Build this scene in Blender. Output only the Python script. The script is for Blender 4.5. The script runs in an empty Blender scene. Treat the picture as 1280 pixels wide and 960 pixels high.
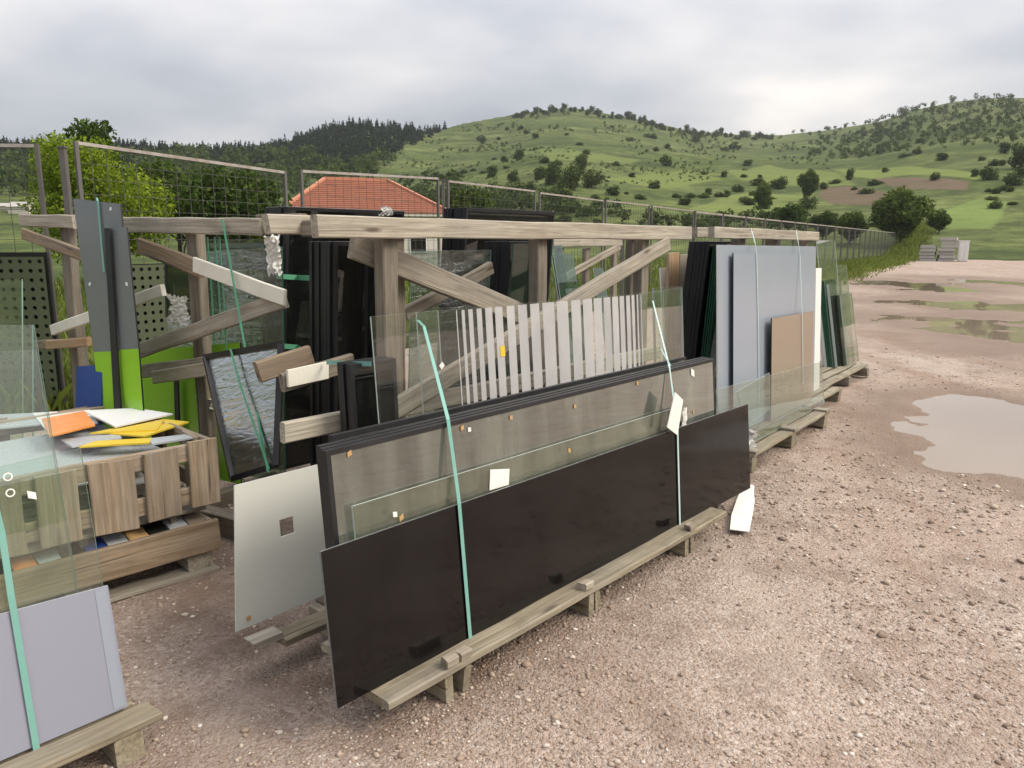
import bpy, math, random
import numpy as np
from mathutils import Vector, Matrix

SC = bpy.context.scene
COL = SC.collection
rnd = random.Random(7)
R = math.radians

# ------------------------------------------------------------------ camera
F_PX, CAM_H, PITCH = 960.0, 1.6, math.atan(178 / 960.0)
cam_d = bpy.data.cameras.new('camera')
cam_d.sensor_width = 36.0
cam_d.lens = 27.0
cam_d.clip_start = 0.05
cam_d.clip_end = 6000
cam = bpy.data.objects.new('camera', cam_d)
COL.objects.link(cam)
cam.location = (0, 0, CAM_H)
cam.rotation_euler = (math.pi / 2 - PITCH, 0, 0)
SC.camera = cam

# ------------------------------------------------------------------ world, sun, exposure
SUN_EL, SUN_AZ = R(42), R(105)        # azimuth clockwise from +Y (the view direction)
world = bpy.data.worlds.new('World')
SC.world = world
world.use_nodes = True
wn, wl = world.node_tree.nodes, world.node_tree.links
wn.clear()


def NN(nodes, kind, **kw):
    n = nodes.new(kind)
    for k, v in kw.items():
        setattr(n, k, v)
    return n


def build_world():
    out = NN(wn, 'ShaderNodeOutputWorld')
    sky = NN(wn, 'ShaderNodeTexSky', sky_type='NISHITA', sun_disc=False)
    sky.sun_elevation = SUN_EL
    sky.sun_rotation = SUN_AZ
    bg_sky = NN(wn, 'ShaderNodeBackground')
    bg_sky.inputs['Strength'].default_value = 0.08
    wl.new(sky.outputs[0], bg_sky.inputs['Color'])
    tc = NN(wn, 'ShaderNodeTexCoord')
    sep = NN(wn, 'ShaderNodeSeparateXYZ')
    wl.new(tc.outputs['Generated'], sep.inputs[0])

    def m(op, a, b=None, c=None, clamp=False):
        n = NN(wn, 'ShaderNodeMath', operation=op, use_clamp=clamp)
        for i, v in enumerate((a, b, c)):
            if v is None:
                continue
            if isinstance(v, (int, float)):
                n.inputs[i].default_value = v
            else:
                wl.new(v, n.inputs[i])
        return n.outputs[0]
    zc = m('MAXIMUM', sep.outputs['Z'], 0.0)
    den = m('ADD', zc, 0.22)
    cx = m('DIVIDE', sep.outputs['X'], den)
    cy = m('DIVIDE', sep.outputs['Y'], den)
    comb = NN(wn, 'ShaderNodeCombineXYZ')
    wl.new(cx, comb.inputs[0]); wl.new(cy, comb.inputs[1])

    def noise(scale, detail, off, rough=.5):
        mp = NN(wn, 'ShaderNodeMapping')
        mp.inputs['Location'].default_value = off
        wl.new(comb.outputs[0], mp.inputs['Vector'])
        n = NN(wn, 'ShaderNodeTexNoise')
        n.inputs['Scale'].default_value = scale
        n.inputs['Detail'].default_value = detail
        n.inputs['Roughness'].default_value = rough
        n.inputs['Distortion'].default_value = 0.1
        wl.new(mp.outputs[0], n.inputs['Vector'])
        return n.outputs[0]
    big = noise(0.42, 2, CLOUD_OFF, .4)
    mid = noise(1.15, 4, (9.4, 3.1, 0), .5)
    mix = m('ADD', m('MULTIPLY', big, 0.5), m('MULTIPLY', mid, 0.5))
    # thinner, brighter cloud towards the hidden sun
    dt = NN(wn, 'ShaderNodeVectorMath', operation='DOT_PRODUCT')
    wl.new(tc.outputs['Generated'], dt.inputs[0]); dt.inputs[1].default_value = (0.93, 0.25, 0.27)
    mix = m('ADD', mix, m('MULTIPLY', dt.outputs['Value'], SUN_SIDE))
    ramp = NN(wn, 'ShaderNodeValToRGB')
    wl.new(mix, ramp.inputs[0])
    e = ramp.color_ramp.elements
    e[0].position, e[0].color = 0.36, (0.27, 0.285, 0.32, 1)
    e[1].position, e[1].color = 0.68, (0.90, 0.82, 0.74, 1)
    for p, c in ((0.47, (0.40, 0.405, 0.43)), (0.57, (0.58, 0.56, 0.55))):
        k = ramp.color_ramp.elements.new(p); k.color = (*c, 1)
    bg = NN(wn, 'ShaderNodeBackground')
    wl.new(ramp.outputs[0], bg.inputs['Color'])
    # overcast luminance law: brighter towards the zenith
    wl.new(m('MULTIPLY', m('ADD', m('MULTIPLY', zc, 2.0), 0.57), SKY_K), bg.inputs['Strength'])
    mx = NN(wn, 'ShaderNodeMixShader')
    mx.inputs[0].default_value = 0.9
    wl.new(bg_sky.outputs[0], mx.inputs[1]); wl.new(bg.outputs[0], mx.inputs[2])
    wl.new(mx.outputs[0], out.inputs['Surface'])


CLOUD_OFF = (2.3, 0.7, 0)
SKY_K = 0.95
SUN_SIDE = 0.12
build_world()
sun_d = bpy.data.lights.new('sun', 'SUN')
sun_d.energy = 1.5
sun_d.angle = R(22)
sun_d.color = (1.0, 0.91, 0.78)
sun = bpy.data.objects.new('sun', sun_d)
COL.objects.link(sun)
sdir = Vector((math.sin(SUN_AZ) * math.cos(SUN_EL), math.cos(SUN_AZ) * math.cos(SUN_EL), math.sin(SUN_EL)))
sun.rotation_euler = sdir.to_track_quat('Z', 'Y').to_euler()
sun.location = sdir * 60
SC.view_settings.view_transform = 'Standard'
SC.view_settings.look = 'None'
SC.view_settings.exposure = 0.85
SC.view_settings.gamma = 1.0
SC.view_settings.use_curve_mapping = False
SC.cycles.transparent_max_bounces = 40
SC.cycles.max_bounces = 8
SC.cycles.diffuse_bounces = 3
SC.cycles.glossy_bounces = 4
SC.cycles.caustics_reflective = False
SC.cycles.caustics_refractive = False


# ------------------------------------------------------------------ pixel rays and row frames
def ray(px, py):
    x = (px - 640) / F_PX
    y = -(py - 480) / F_PX
    return Vector((x, math.cos(PITCH) + y * math.sin(PITCH), -math.sin(PITCH) + y * math.cos(PITCH)))


def gnd(px, py, z=0.0):
    d = ray(px, py)
    k = (z - CAM_H) / d.z
    return Vector((d.x * k, d.y * k, z))


class Fr:
    """ground frame: s runs along the row, t across it (towards its front), z up"""
    def __init__(self, az):
        a = R(az)
        self.az = az
        self.U = Vector((math.sin(a), math.cos(a), 0))
        self.N = Vector((math.cos(a), -math.sin(a), 0))

    def P(self, s, t, z):
        return self.U * s + self.N * t + Vector((0, 0, z))

    def lean(self, px, py, t0, th):
        d = ray(px, py)
        k = math.tan(R(th))
        dn = d.dot(self.N)
        l = (t0 - CAM_H * k) / (dn + d.z * k)
        return Vector((d.x * l, d.y * l, CAM_H + d.z * l))

    def st(self, p):
        return p.dot(self.U), p.dot(self.N), p.z


# ------------------------------------------------------------------ object helpers
WM = {}


def put(o, parent=None, m=None):
    """link o with world matrix m, under parent"""
    m = m or Matrix.Identity(4)
    if parent is not None:
        o.parent = parent
        o.matrix_parent_inverse = WM[parent.name].inverted()
    o.matrix_basis = m
    if o.name not in COL.objects:
        COL.objects.link(o)
    WM[o.name] = m.copy()
    return o


def tag(o, label=None, cat=None, group=None, kind=None):
    if label: o['label'] = label
    if cat: o['category'] = cat
    if group: o['group'] = group
    if kind: o['kind'] = kind
    return o


def empty(name, loc, label, cat, group=None):
    o = bpy.data.objects.new(name, None)
    o.empty_display_size = 0.1
    put(o, None, Matrix.Translation(loc))
    return tag(o, label, cat, group)


def mesh_np(name, v, f, mats, smooth=False, midx=None):
    me = bpy.data.meshes.new(name)
    v = np.asarray(v, dtype=np.float32)
    f = np.asarray(f, dtype=np.int32)
    k = f.shape[1]
    me.vertices.add(len(v)); me.vertices.foreach_set('co', v.ravel())
    me.loops.add(f.size); me.loops.foreach_set('vertex_index', f.ravel())
    me.polygons.add(len(f))
    me.polygons.foreach_set('loop_start', np.arange(0, f.size, k, dtype=np.int32))
    me.polygons.foreach_set('loop_total', np.full(len(f), k, dtype=np.int32))
    if midx is not None:
        me.polygons.foreach_set('material_index', np.asarray(midx, dtype=np.int32))
    if smooth:
        me.polygons.foreach_set('use_smooth', np.ones(len(f), dtype=bool))
    me.update(calc_edges=True)
    for m in (mats if isinstance(mats, (list, tuple)) else [mats]):
        me.materials.append(m)
    return me


def mesh_py(name, v, f, mats, midx=None, smooth=False):
    me = bpy.data.meshes.new(name)
    me.from_pydata([tuple(p) for p in v], [], f)
    for m in (mats if isinstance(mats, (list, tuple)) else [mats]):
        me.materials.append(m)
    if midx:
        for p, i in zip(me.polygons, midx):
            p.material_index = i
    if smooth:
        for p in me.polygons:
            p.use_smooth = True
    me.update()
    return me


BOXF = [(0, 3, 2, 1), (4, 5, 6, 7), (0, 1, 5, 4), (1, 2, 6, 5), (2, 3, 7, 6), (3, 0, 4, 7)]


def box_vf(x0, x1, y0, y1, z0, z1, base=0):
    v = [(x0, y0, z0), (x1, y0, z0), (x1, y1, z0), (x0, y1, z0), (x0, y0, z1), (x1, y0, z1), (x1, y1, z1), (x0, y1, z1)]
    return v, [tuple(i + base for i in q) for q in BOXF]


class MB:
    def __init__(self): self.v, self.f, self.m = [], [], []

    def box(self, x0, x1, y0, y1, z0, z1, mi=0):
        v, f = box_vf(x0, x1, y0, y1, z0, z1, len(self.v))
        self.v += v; self.f += f; self.m += [mi] * 6

    def bar(self, a, b, w, h=None, mi=0):
        """square bar between two points"""
        a, b = Vector(a), Vector(b)
        h = h or w
        d = (b - a).normalized()
        up = Vector((0, 0, 1)) if abs(d.z) < .9 else Vector((1, 0, 0))
        sx = d.cross(up).normalized() * (w / 2)
        sy = d.cross(sx).normalized() * (h / 2)
        n = len(self.v)
        for p in (a, b):
            self.v += [p - sx - sy, p + sx - sy, p + sx + sy, p - sx + sy]
        self.f += [tuple(i + n for i in q) for q in BOXF]
        self.m += [mi] * 6

    def build(self, name, mats, smooth=False):
        return mesh_py(name, self.v, self.f, mats, self.m, smooth)


def axes_matrix(o, x, y, z):
    return Matrix(((x.x, y.x, z.x, o.x), (x.y, y.y, z.y, o.y), (x.z, y.z, z.z, o.z), (0, 0, 0, 1)))


def board(name, a, b, w, th, mat, parent=None, face=None, jitter=.003, chop=.012):
    """sawn timber from a to b (centre line): w across the face, th deep; face = direction the wide side looks to"""
    a, b = Vector(a), Vector(b)
    x = (b - a).normalized()
    L = (b - a).length
    face = Vector(face) if face is not None else Vector((0, 0, 1))
    y = (face - x * face.dot(x)).normalized()
    z = x.cross(y)
    n = max(2, min(14, int(L / .22) + 1))
    v, f = [], []
    bv = min(.006, th * .18, w * .18)
    prof = [(-th / 2, -w / 2 + bv), (-th / 2 + bv, -w / 2), (th / 2 - bv, -w / 2), (th / 2, -w / 2 + bv),
            (th / 2, w / 2 - bv), (th / 2 - bv, w / 2), (-th / 2 + bv, w / 2), (-th / 2, w / 2 - bv)]
    sk = rnd.uniform(-chop, chop) * .6
    for i in range(n + 1):
        xx = L * i / n
        jy, jz = rnd.uniform(-jitter, jitter), rnd.uniform(-jitter, jitter)
        for (py_, pz_) in prof:
            xo = xx
            if i in (0, n):
                xo += sk * (pz_ / max(w, .01)) * 2
            v.append((xo, py_ + jy, pz_ + jz))
    for i in range(n):
        for k in range(8):
            k2 = (k + 1) % 8
            f.append((i * 8 + k, i * 8 + k2, (i + 1) * 8 + k2, (i + 1) * 8 + k))
    f.append(tuple(reversed(range(8))))
    f.append(tuple(n * 8 + k for k in range(8)))
    me = mesh_py(name, v, f, mat)
    o = bpy.data.objects.new(name, me)
    return put(o, parent, axes_matrix(a, x, y, z))


def slab(name, corners, thick, mface, medge, parent=None, front=None):
    """flat sheet: corners tl,tr,br,bl of its front face (seen from the front); extruded backwards"""
    tl, tr, br, bl = [Vector(c) for c in corners]
    x = (br - bl).normalized()
    up = (tl - bl)
    nrm = x.cross(up).normalized()
    z = nrm.cross(x).normalized()
    y = -nrm                                # local +Y points out of the back
    if front is not None and nrm.dot(front) < 0:
        pass
    m = axes_matrix(bl, x, y, z)
    inv = m.inverted()
    loc = [inv @ p for p in (bl, br, tr, tl)]
    yo = nrm.copy()
    sgn = 1.0 if (front is None or nrm.dot(front) > 0) else -1.0
    v = [Vector((p.x, 0, p.z)) for p in loc] + [Vector((p.x, sgn * thick, p.z)) for p in loc]
    f = [(0, 1, 2, 3), (7, 6, 5, 4), (0, 4, 5, 1), (1, 5, 6, 2), (2, 6, 7, 3), (3, 7, 4, 0)]
    if sgn < 0:
        f = [tuple(reversed(q)) for q in f]
    me = mesh_py(name, v, f, [mface, medge], [0, 0, 1, 1, 1, 1])
    o = bpy.data.objects.new(name, me)
    put(o, parent, m)
    return o


def sheet(name, fr, t0, th, px4, thick, mf, me_, label=None, cat=None, group=None, parent=None):
    """px4: tl,tr,br,bl pixels on the leaning plane"""
    c = [fr.lean(x, y, t0, th) for x, y in px4]
    o = slab(name, c, thick, mf, me_, parent, fr.N)
    return tag(o, label, cat, group)


def sheet_top(name, fr, t0, th, tl, tr, z0, thick, mf, me_, label=None, cat=None, group=None, parent=None):
    """top corners from pixels, the bottom edge at height z0"""
    a, b = fr.lean(*tl, t0, th), fr.lean(*tr, t0, th)
    k = math.tan(R(th))
    (sa, _, _), (sb, _, _) = fr.st(a), fr.st(b)
    c = [a, b, fr.P(sb, t0 - z0 * k, z0), fr.P(sa, t0 - z0 * k, z0)]
    o = slab(name, c, thick, mf, me_, parent, fr.N)
    return tag(o, label, cat, group)


def rect(name, fr, t0, th, s0, s1, z0, z1, thick, mf, me_, label=None, cat=None, group=None, parent=None):
    k = math.tan(R(th))
    c = [fr.P(s0, t0 - z1 * k, z1), fr.P(s1, t0 - z1 * k, z1), fr.P(s1, t0 - z0 * k, z0), fr.P(s0, t0 - z0 * k, z0)]
    o = slab(name, c, thick, mf, me_, parent, fr.N)
    return tag(o, label, cat, group)


def ribbon(name, pts, w, mat, wdir, label=None, cat=None, group=None, parent=None, thick=.0016):
    """strap of width w along pts; wdir = direction of its width"""
    pts = [Vector(p) for p in pts]
    o0 = pts[0]
    wd = Vector(wdir).normalized() * (w / 2)
    v, f = [], []
    for i, p in enumerate(pts):
        d = (pts[min(i + 1, len(pts) - 1)] - pts[max(i - 1, 0)]).normalized()
        nn = wd.cross(d).normalized() * (thick / 2)
        q = p - o0
        v += [q - wd - nn, q + wd - nn, q + wd + nn, q - wd + nn]
    for i in range(len(pts) - 1):
        for k in range(4):
            k2 = (k + 1) % 4
            f.append((i * 4 + k, i * 4 + k2, i * 4 + 4 + k2, i * 4 + 4 + k))
    f += [(3, 2, 1, 0), tuple((len(pts) - 1) * 4 + k for k in range(4))]
    o = bpy.data.objects.new(name, mesh_py(name, v, f, mat))
    put(o, parent, Matrix.Translation(o0))
    return tag(o, label, cat, group)


# ------------------------------------------------------------------ value noise (numpy)
_rs = np.random.RandomState(11)
_lat = _rs.rand(256, 256)


def vnoise(x, y, seed=0):
    x = np.asarray(x) + seed * 17.3
    y = np.asarray(y) + seed * 9.7
    xi, yi = np.floor(x).astype(int), np.floor(y).astype(int)
    fx, fy = x - xi, y - yi
    fx, fy = fx * fx * (3 - 2 * fx), fy * fy * (3 - 2 * fy)
    a = _lat[xi & 255, yi & 255]; b = _lat[(xi + 1) & 255, yi & 255]
    c = _lat[xi & 255, (yi + 1) & 255]; d = _lat[(xi + 1) & 255, (yi + 1) & 255]
    return (a * (1 - fx) + b * fx) * (1 - fy) + (c * (1 - fx) + d * fx) * fy - .5


def fbm(x, y, n=4, seed=0):
    r, a = 0, 1.0
    for i in range(n):
        r = r + a * vnoise(x * 2 ** i, y * 2 ** i, seed + i)
        a *= .5
    return r


def poly_sd(x, y, poly):
    """signed distance to a polygon, negative inside"""
    d = np.full(np.shape(x), 1e9)
    ins = np.zeros(np.shape(x), bool)
    n = len(poly)
    for i in range(n):
        ax, ay = poly[i]; bx, by = poly[(i + 1) % n]
        ex, ey = bx - ax, by - ay
        wx, wy = x - ax, y - ay
        h = np.clip((wx * ex + wy * ey) / (ex * ex + ey * ey + 1e-9), 0, 1)
        d = np.minimum(d, (wx - ex * h) ** 2 + (wy - ey * h) ** 2)
        c = ((ay > y) != (by > y)) & (x < (bx - ax) * (y - ay) / (by - ay + 1e-12) + ax)
        ins ^= c
    d = np.sqrt(d)
    return np.where(ins, -d, d)


# ------------------------------------------------------------------ materials
def new_mat(name):
    m = bpy.data.materials.new(name)
    m.use_nodes = True
    nt = m.node_tree
    nt.nodes.clear()
    out = nt.nodes.new('ShaderNodeOutputMaterial')
    return m, nt.nodes, nt.links, out


class G:
    """tiny node-graph helper"""
    def __init__(self, name):
        self.m, self.n, self.l, self.out = new_mat(name)

    def node(self, kind, ins=None, **kw):
        n = self.n.new(kind)
        for k, v in kw.items():
            setattr(n, k, v)
        for k, v in (ins or {}).items():
            if hasattr(v, 'is_linked') or hasattr(v, 'links'):
                self.l.new(v, n.inputs[k])
            else:
                n.inputs[k].default_value = v
        return n

    def coord(self, which='Object', scale=(1, 1, 1), rand=0.0):
        tc = self.node('ShaderNodeTexCoord')
        src = tc.outputs[which]
        if rand:
            oi = self.node('ShaderNodeObjectInfo')
            mm = self.node('ShaderNodeMath', {0: oi.outputs['Random'], 1: rand}, operation='MULTIPLY')
            va = self.node('ShaderNodeVectorMath', {0: src, 1: mm.outputs[0]}, operation='ADD')
            src = va.outputs[0]
        mp = self.node('ShaderNodeMapping', {'Vector': src, 'Scale': scale})
        return mp.outputs[0]

    def noise(self, vec, scale=1, detail=4, rough=.55, dist=0):
        return self.node('ShaderNodeTexNoise', {'Vector': vec, 'Scale': scale, 'Detail': detail, 'Roughness': rough, 'Distortion': dist}).outputs[0]

    def ramp(self, fac, stops):
        n = self.node('ShaderNodeValToRGB', {0: fac})
        e = n.color_ramp.elements
        while len(e) < len(stops):
            e.new(.5)
        for k, (p, c) in zip(e, stops):
            k.position = p
            k.color = (*c, 1) if len(c) == 3 else c
        return n.outputs[0]

    def mix(self, fac, a, b, blend='MIX'):
        n = self.node('ShaderNodeMix', data_type='RGBA', blend_type=blend)
        for i, v in ((0, fac), (6, a), (7, b)):
            if hasattr(v, 'links'):
                self.l.new(v, n.inputs[i])
            elif i == 0:
                n.inputs[0].default_value = v
            else:
                n.inputs[i].default_value = (*v, 1) if len(v) == 3 else v
        return n.outputs[2]

    def math(self, op, a, b=0.0, clamp=False):
        return self.node('ShaderNodeMath', {0: a, 1: b}, operation=op, use_clamp=clamp).outputs[0]

    def bump(self, h, strength=.3, dist=.01):
        return self.node('ShaderNodeBump', {'Height': h, 'Strength': strength, 'Distance': dist}).outputs[0]

    def principled(self, col, rough=.7, normal=None, spec=.4, metal=0.0, **kw):
        n = self.node('ShaderNodeBsdfPrincipled')
        for key, v in (('Base Color', col), ('Roughness', rough), ('Metallic', metal), ('Specular IOR Level', spec)):
            if hasattr(v, 'links'):
                self.l.new(v, n.inputs[key])
            else:
                n.inputs[key].default_value = (*v, 1) if isinstance(v, tuple) and len(v) == 3 else v
        if normal is not None:
            self.l.new(normal, n.inputs['Normal'])
        for k, v in kw.items():
            n.inputs[k].default_value = v
        return n.outputs[0]

    def surf(self, sh):
        self.l.new(sh, self.out.inputs['Surface'])
        return self.m


def wood(name, dark, light, stain=(.10, .09, .075), stain_amt=.55, wet=.75):
    g = G(name)
    gr = g.noise(g.coord(scale=(1.1, 16, 16), rand=40), 1.6, 6, .6, 1.2)
    fine = g.noise(g.coord(scale=(2.5, 95, 95), rand=40), 1.0, 3, .6, .3)
    blot = g.noise(g.coord(scale=(1, 1, 1), rand=70), 4.2, 4, .6)
    col = g.ramp(gr, [(.28, dark), (.72, light)])
    col = g.mix(g.ramp(fine, [(.30, (.55, .55, .55)), (.58, (1, 1, 1))]), (.09, .07, .055), col)
    st = g.ramp(blot, [(.50, (0, 0, 0)), (.74, (stain_amt,) * 3)])
    col = g.mix(st, col, stain)
    knot = g.node('ShaderNodeTexVoronoi', {'Vector': g.coord(scale=(1.9, 9, 9), rand=33), 'Scale': 1.0})
    kf = g.ramp(knot.outputs['Distance'], [(.05, (.8, .8, .8)), (.13, (0, 0, 0))])
    col = g.mix(kf, col, (.07, .045, .03))
    crk = g.noise(g.coord(scale=(.7, 42, 42), rand=61), 1.0, 3, .5, .5)
    ck = g.ramp(crk, [(.635, (0, 0, 0)), (.68, (.85, .85, .85))])
    col = g.mix(ck, col, (.045, .036, .028))
    grey = g.noise(g.coord(scale=(.8, 5, 5), rand=17), 2.0, 5, .65)
    col = g.mix(g.ramp(grey, [(.45, (0, 0, 0)), (.7, (.45, .45, .45))]), col, (.30, .285, .26))
    oi = g.node('ShaderNodeObjectInfo')
    col = g.mix(1.0, col, g.ramp(oi.outputs['Random'], [(0, (.78, .76, .74)), (1, (1.15, 1.13, 1.1))]), 'MULTIPLY')
    hgt = g.math('ADD', g.math('MULTIPLY', gr, .6), g.math('MULTIPLY', fine, .7))
    hgt = g.math('SUBTRACT', hgt, ck)
    return g.surf(g.principled(col, wet, g.bump(hgt, .55, .006), .25))


def paint(name, col, rough=.35, spec=.5, dirt=.25, dcol=(.25, .21, .17), scale=3.0, streak=False, metal=0.0, bump=0.0):
    g = G(name)
    a = g.noise(g.coord(scale=(1, 1, .22) if streak else (1, 1, 1), rand=30), scale * (3 if streak else 1), 6, .65)
    b = g.noise(g.coord(rand=50), scale * 14, 4, .6)
    f = g.ramp(a, [(.42, (0, 0, 0)), (.8, (dirt,) * 3)])
    c = g.mix(f, col, dcol)
    f2 = g.ramp(b, [(.55, (0, 0, 0)), (.8, (dirt * .6,) * 3)])
    c = g.mix(f2, c, dcol)
    rg = g.math('ADD', g.math('MULTIPLY', a, .25), rough - .1, True)
    nr = g.bump(b, bump, .004) if bump else None
    return g.surf(g.principled(c, rg, nr, spec, metal))


def glass(name, tint, dust=.05, dcol=(.45, .42, .37), refl=1.0, rough=.01, streak=True, wave=0.0):
    g = G(name)
    geo = g.node('ShaderNodeNewGeometry')
    nr = None
    if wave:
        wv = g.noise(g.coord(scale=(.9, 1, 4.5), rand=20), 6.0, 4, .6, 1.5)
        nr = g.bump(wv, wave, .03)
    fr = g.node('ShaderNodeFresnel', {'IOR': 1.52}).outputs[0]
    front = g.math('SUBTRACT', 1.0, geo.outputs['Backfacing'])
    fac = g.math('MULTIPLY', g.math('MULTIPLY', fr, front), 1.7 * refl, True)
    tr = g.node('ShaderNodeBsdfTransparent', {'Color': (*tint, 1)}).outputs[0]
    gl = g.node('ShaderNodeBsdfGlossy', {'Color': (.95, .97, .96, 1), 'Roughness': rough})
    if nr is not None:
        g.l.new(nr, gl.inputs['Normal'])
    mx = g.node('ShaderNodeMixShader', {0: fac, 1: tr, 2: gl.outputs[0]}).outputs[0]
    a = g.noise(g.coord(scale=(1, 1, .12) if streak else (1, 1, 1), rand=30), 9.0, 5, .65)
    b = g.noise(g.coord(rand=50), 2.2, 4, .6)
    dm = g.math('MULTIPLY', g.ramp(a, [(.30, (.25,) * 3), (.75, (1,) * 3)]), g.ramp(b, [(.25, (.35,) * 3), (.8, (1,) * 3)]))
    df = g.math('MULTIPLY', dm, dust, True)
    di = g.node('ShaderNodeBsdfDiffuse', {'Color': (*dcol, 1)}).outputs[0]
    return g.surf(g.node('ShaderNodeMixShader', {0: df, 1: mx, 2: di}).outputs[0])


def leaf_mat(name, dark, mid, light, transl=.35):
    g = G(name)
    geo = g.node('ShaderNodeNewGeometry')
    oi = g.node('ShaderNodeObjectInfo')
    c = g.ramp(geo.outputs['Random Per Island'], [(0, dark), (.5, mid), (1, light)])
    c = g.mix(1.0, c, g.ramp(oi.outputs['Random'], [(0, (.7, .76, .7)), (1, (1.2, 1.14, 1.0))]), 'MULTIPLY')
    d = g.node('ShaderNodeBsdfDiffuse', {'Color': c}).outputs[0]
    t = g.node('ShaderNodeBsdfTranslucent', {'Color': c}).outputs[0]
    return g.surf(g.node('ShaderNodeMixShader', {0: transl, 1: d, 2: t}).outputs[0])


M = {}
M['beam'] = wood('weathered_timber', (.28, .25, .20), (.53, .495, .415), (.19, .175, .14), .5)
M['wood'] = wood('grey_brown_timber', (.20, .175, .135), (.41, .37, .30), (.12, .105, .085))
M['brown'] = wood('brown_timber', (.17, .12, .075), (.37, .285, .195), (.10, .075, .05))
M['post'] = wood('dark_post_timber', (.13, .11, .085), (.30, .265, .215), (.085, .075, .06))
M['pallet'] = wood('damp_pallet_timber', (.17, .145, .095), (.38, .34, .25), (.09, .08, .06), .7, .65)
M['crate'] = wood('crate_timber', (.22, .165, .11), (.42, .34, .245), (.13, .10, .065), .35)
M['raw'] = wood('fresh_timber', (.36, .23, .12), (.55, .38, .22), (.25, .16, .09), .3)
M['pale'] = paint('pale_painted_wood', (.72, .70, .60), .6, .3, .4, (.42, .36, .27), 5)
M['clear'] = glass('clear_glass', (.985, .992, .987), .035)
M['clear2'] = glass('green_clear_glass', (.90, .95, .92), .06)
M['green_glass'] = glass('green_glass', (.50, .66, .58), .12, (.30, .40, .35))
M['dark_glass'] = glass('dark_glass', (.30, .36, .33), .06, (.20, .21, .19))
M['ripple'] = glass('rippled_glass', (.62, .70, .66), .10, (.40, .44, .42), 3.0, .04, False, .45)
M['silver'] = glass('silver_coated_glass', (.30, .33, .31), .16, (.42, .44, .42), 6.0, .06, False, .22)
M['bronze'] = glass('bronze_dust_reflect_glass', (.42, .40, .34), .58, (.345, .365, .315), 2.4, .02)  # dust colour also carries a painted beige reflection of the gravel
M['strip_glass'] = glass('dusty_clear_glass', (.86, .90, .85), .34, (.38, .37, .30))
M['edge'] = paint('glass_edge_green', (.22, .38, .32), .15, .6, .2, (.3, .32, .28), 8)
M['edge_light'] = paint('glass_edge_pale', (.52, .60, .55), .2, .6, .2, (.4, .4, .36), 8)
M['edge_dark'] = paint('glass_edge_dark_green', (.015, .07, .045), .2, .6, .1, (.1, .1, .08), 8)
M['black'] = paint('black_sealant', (.012, .012, .014), .4, .45, .10, (.09, .085, .08), 6)
M['blackglass'] = paint('black_enamel_glass', (.006, .005, .005), .07, .36, .035, (.16, .155, .15), 1.4, True)
M['offwhite'] = paint('off_white_panel', (.56, .57, .52), .3, .5, .15, (.42, .41, .35), 2.0)
M['bluegrey'] = paint('blue_grey_enamel', (.275, .31, .365), .16, .5, .12, (.34, .35, .36), 2.0, True)
M['lavender'] = paint('lavender_film', (.255, .265, .325), .35, .4, .15, (.30, .30, .33), 2.0)
M['tan'] = paint('tan_panel', (.285, .225, .17), .22, .5, .15, (.25, .2, .16), 2.5)
M['grey'] = paint('grey_enamel', (.15, .165, .165), .14, .5, .12, (.22, .22, .2), 2.0)
M['lime'] = paint('lime_green_enamel', (.25, .50, .035), .14, .5, .12, (.12, .2, .04), 2.0)
M['blue'] = paint('blue_plastic', (.015, .05, .22), .35, .5, .15, (.1, .12, .18), 4)
M['white'] = paint('white_plastic', (.74, .74, .72), .45, .4, .2, (.5, .46, .4), 6)
M['paper'] = paint('damp_paper', (.74, .73, .69), .8, .2, .35, (.5, .46, .38), 9, bump=.3)
M['orange'] = paint('orange_patterned_glass', (.70, .27, .06), .3, .5, .75, (.58, .12, .02), 14)
M['yellow'] = paint('yellow_film', (.72, .52, .05), .35, .5, .3, (.55, .36, .03), 7)
M['cgrey'] = paint('pale_grey_sheet', (.42, .45, .47), .25, .5, .2, (.3, .3, .3), 4)
M['strap'] = paint('teal_strapping', (.16, .36, .31), .4, .4, .15, (.32, .44, .40), 6)
M['strap_pale'] = paint('pale_teal_strapping', (.42, .58, .56), .4, .4, .2, (.5, .55, .52), 6)
M['strap_green'] = paint('green_strapping', (.10, .34, .20), .4, .4, .15, (.15, .25, .2), 6)
def frit_mat():
    g = G('white_ceramic_frit')
    n = g.noise(g.coord(rand=20), 3.0, 4, .6)
    c = g.ramp(n, [(.3, (.46, .455, .46)), (.7, (.58, .575, .57))])
    d = g.node('ShaderNodeBsdfDiffuse', {'Color': c}).outputs[0]
    t = g.node('ShaderNodeBsdfTransparent').outputs[0]
    return g.surf(g.node('ShaderNodeMixShader', {0: .68, 1: t, 2: d}).outputs[0])


M['frit'] = frit_mat()
M['edge_black'] = paint('black_glass_edge', (.16, .17, .17), .25, .5, .2, (.1, .1, .1), 8)
M['steel'] = paint('rusty_fence_steel', (.125, .122, .115), .5, .4, .4, (.11, .075, .055), 9, metal=.3)
M['steel_top'] = paint('galvanised_rail', (.42, .40, .37), .45, .5, .75, (.16, .075, .04), 7, metal=.5)
M['wire'] = paint('fence_wire', (.085, .088, .08), .5, .4, .3, (.10, .06, .04), 9, metal=.3)
M['perf'] = paint('olive_perforated_sheet', (.062, .078, .042), .55, .3, .3, (.08, .09, .05), 4)
M['dark'] = paint('dark_backing', (.012, .014, .012), .7, .2, .2, (.03, .035, .025), 4)
M['cork'] = paint('cork_pad', (.46, .29, .13), .8, .2, .3, (.3, .18, .08), 20)
M['concrete'] = paint('concrete_slab', (.42, .40, .37), .85, .2, .5, (.22, .2, .18), 1.5)
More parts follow.
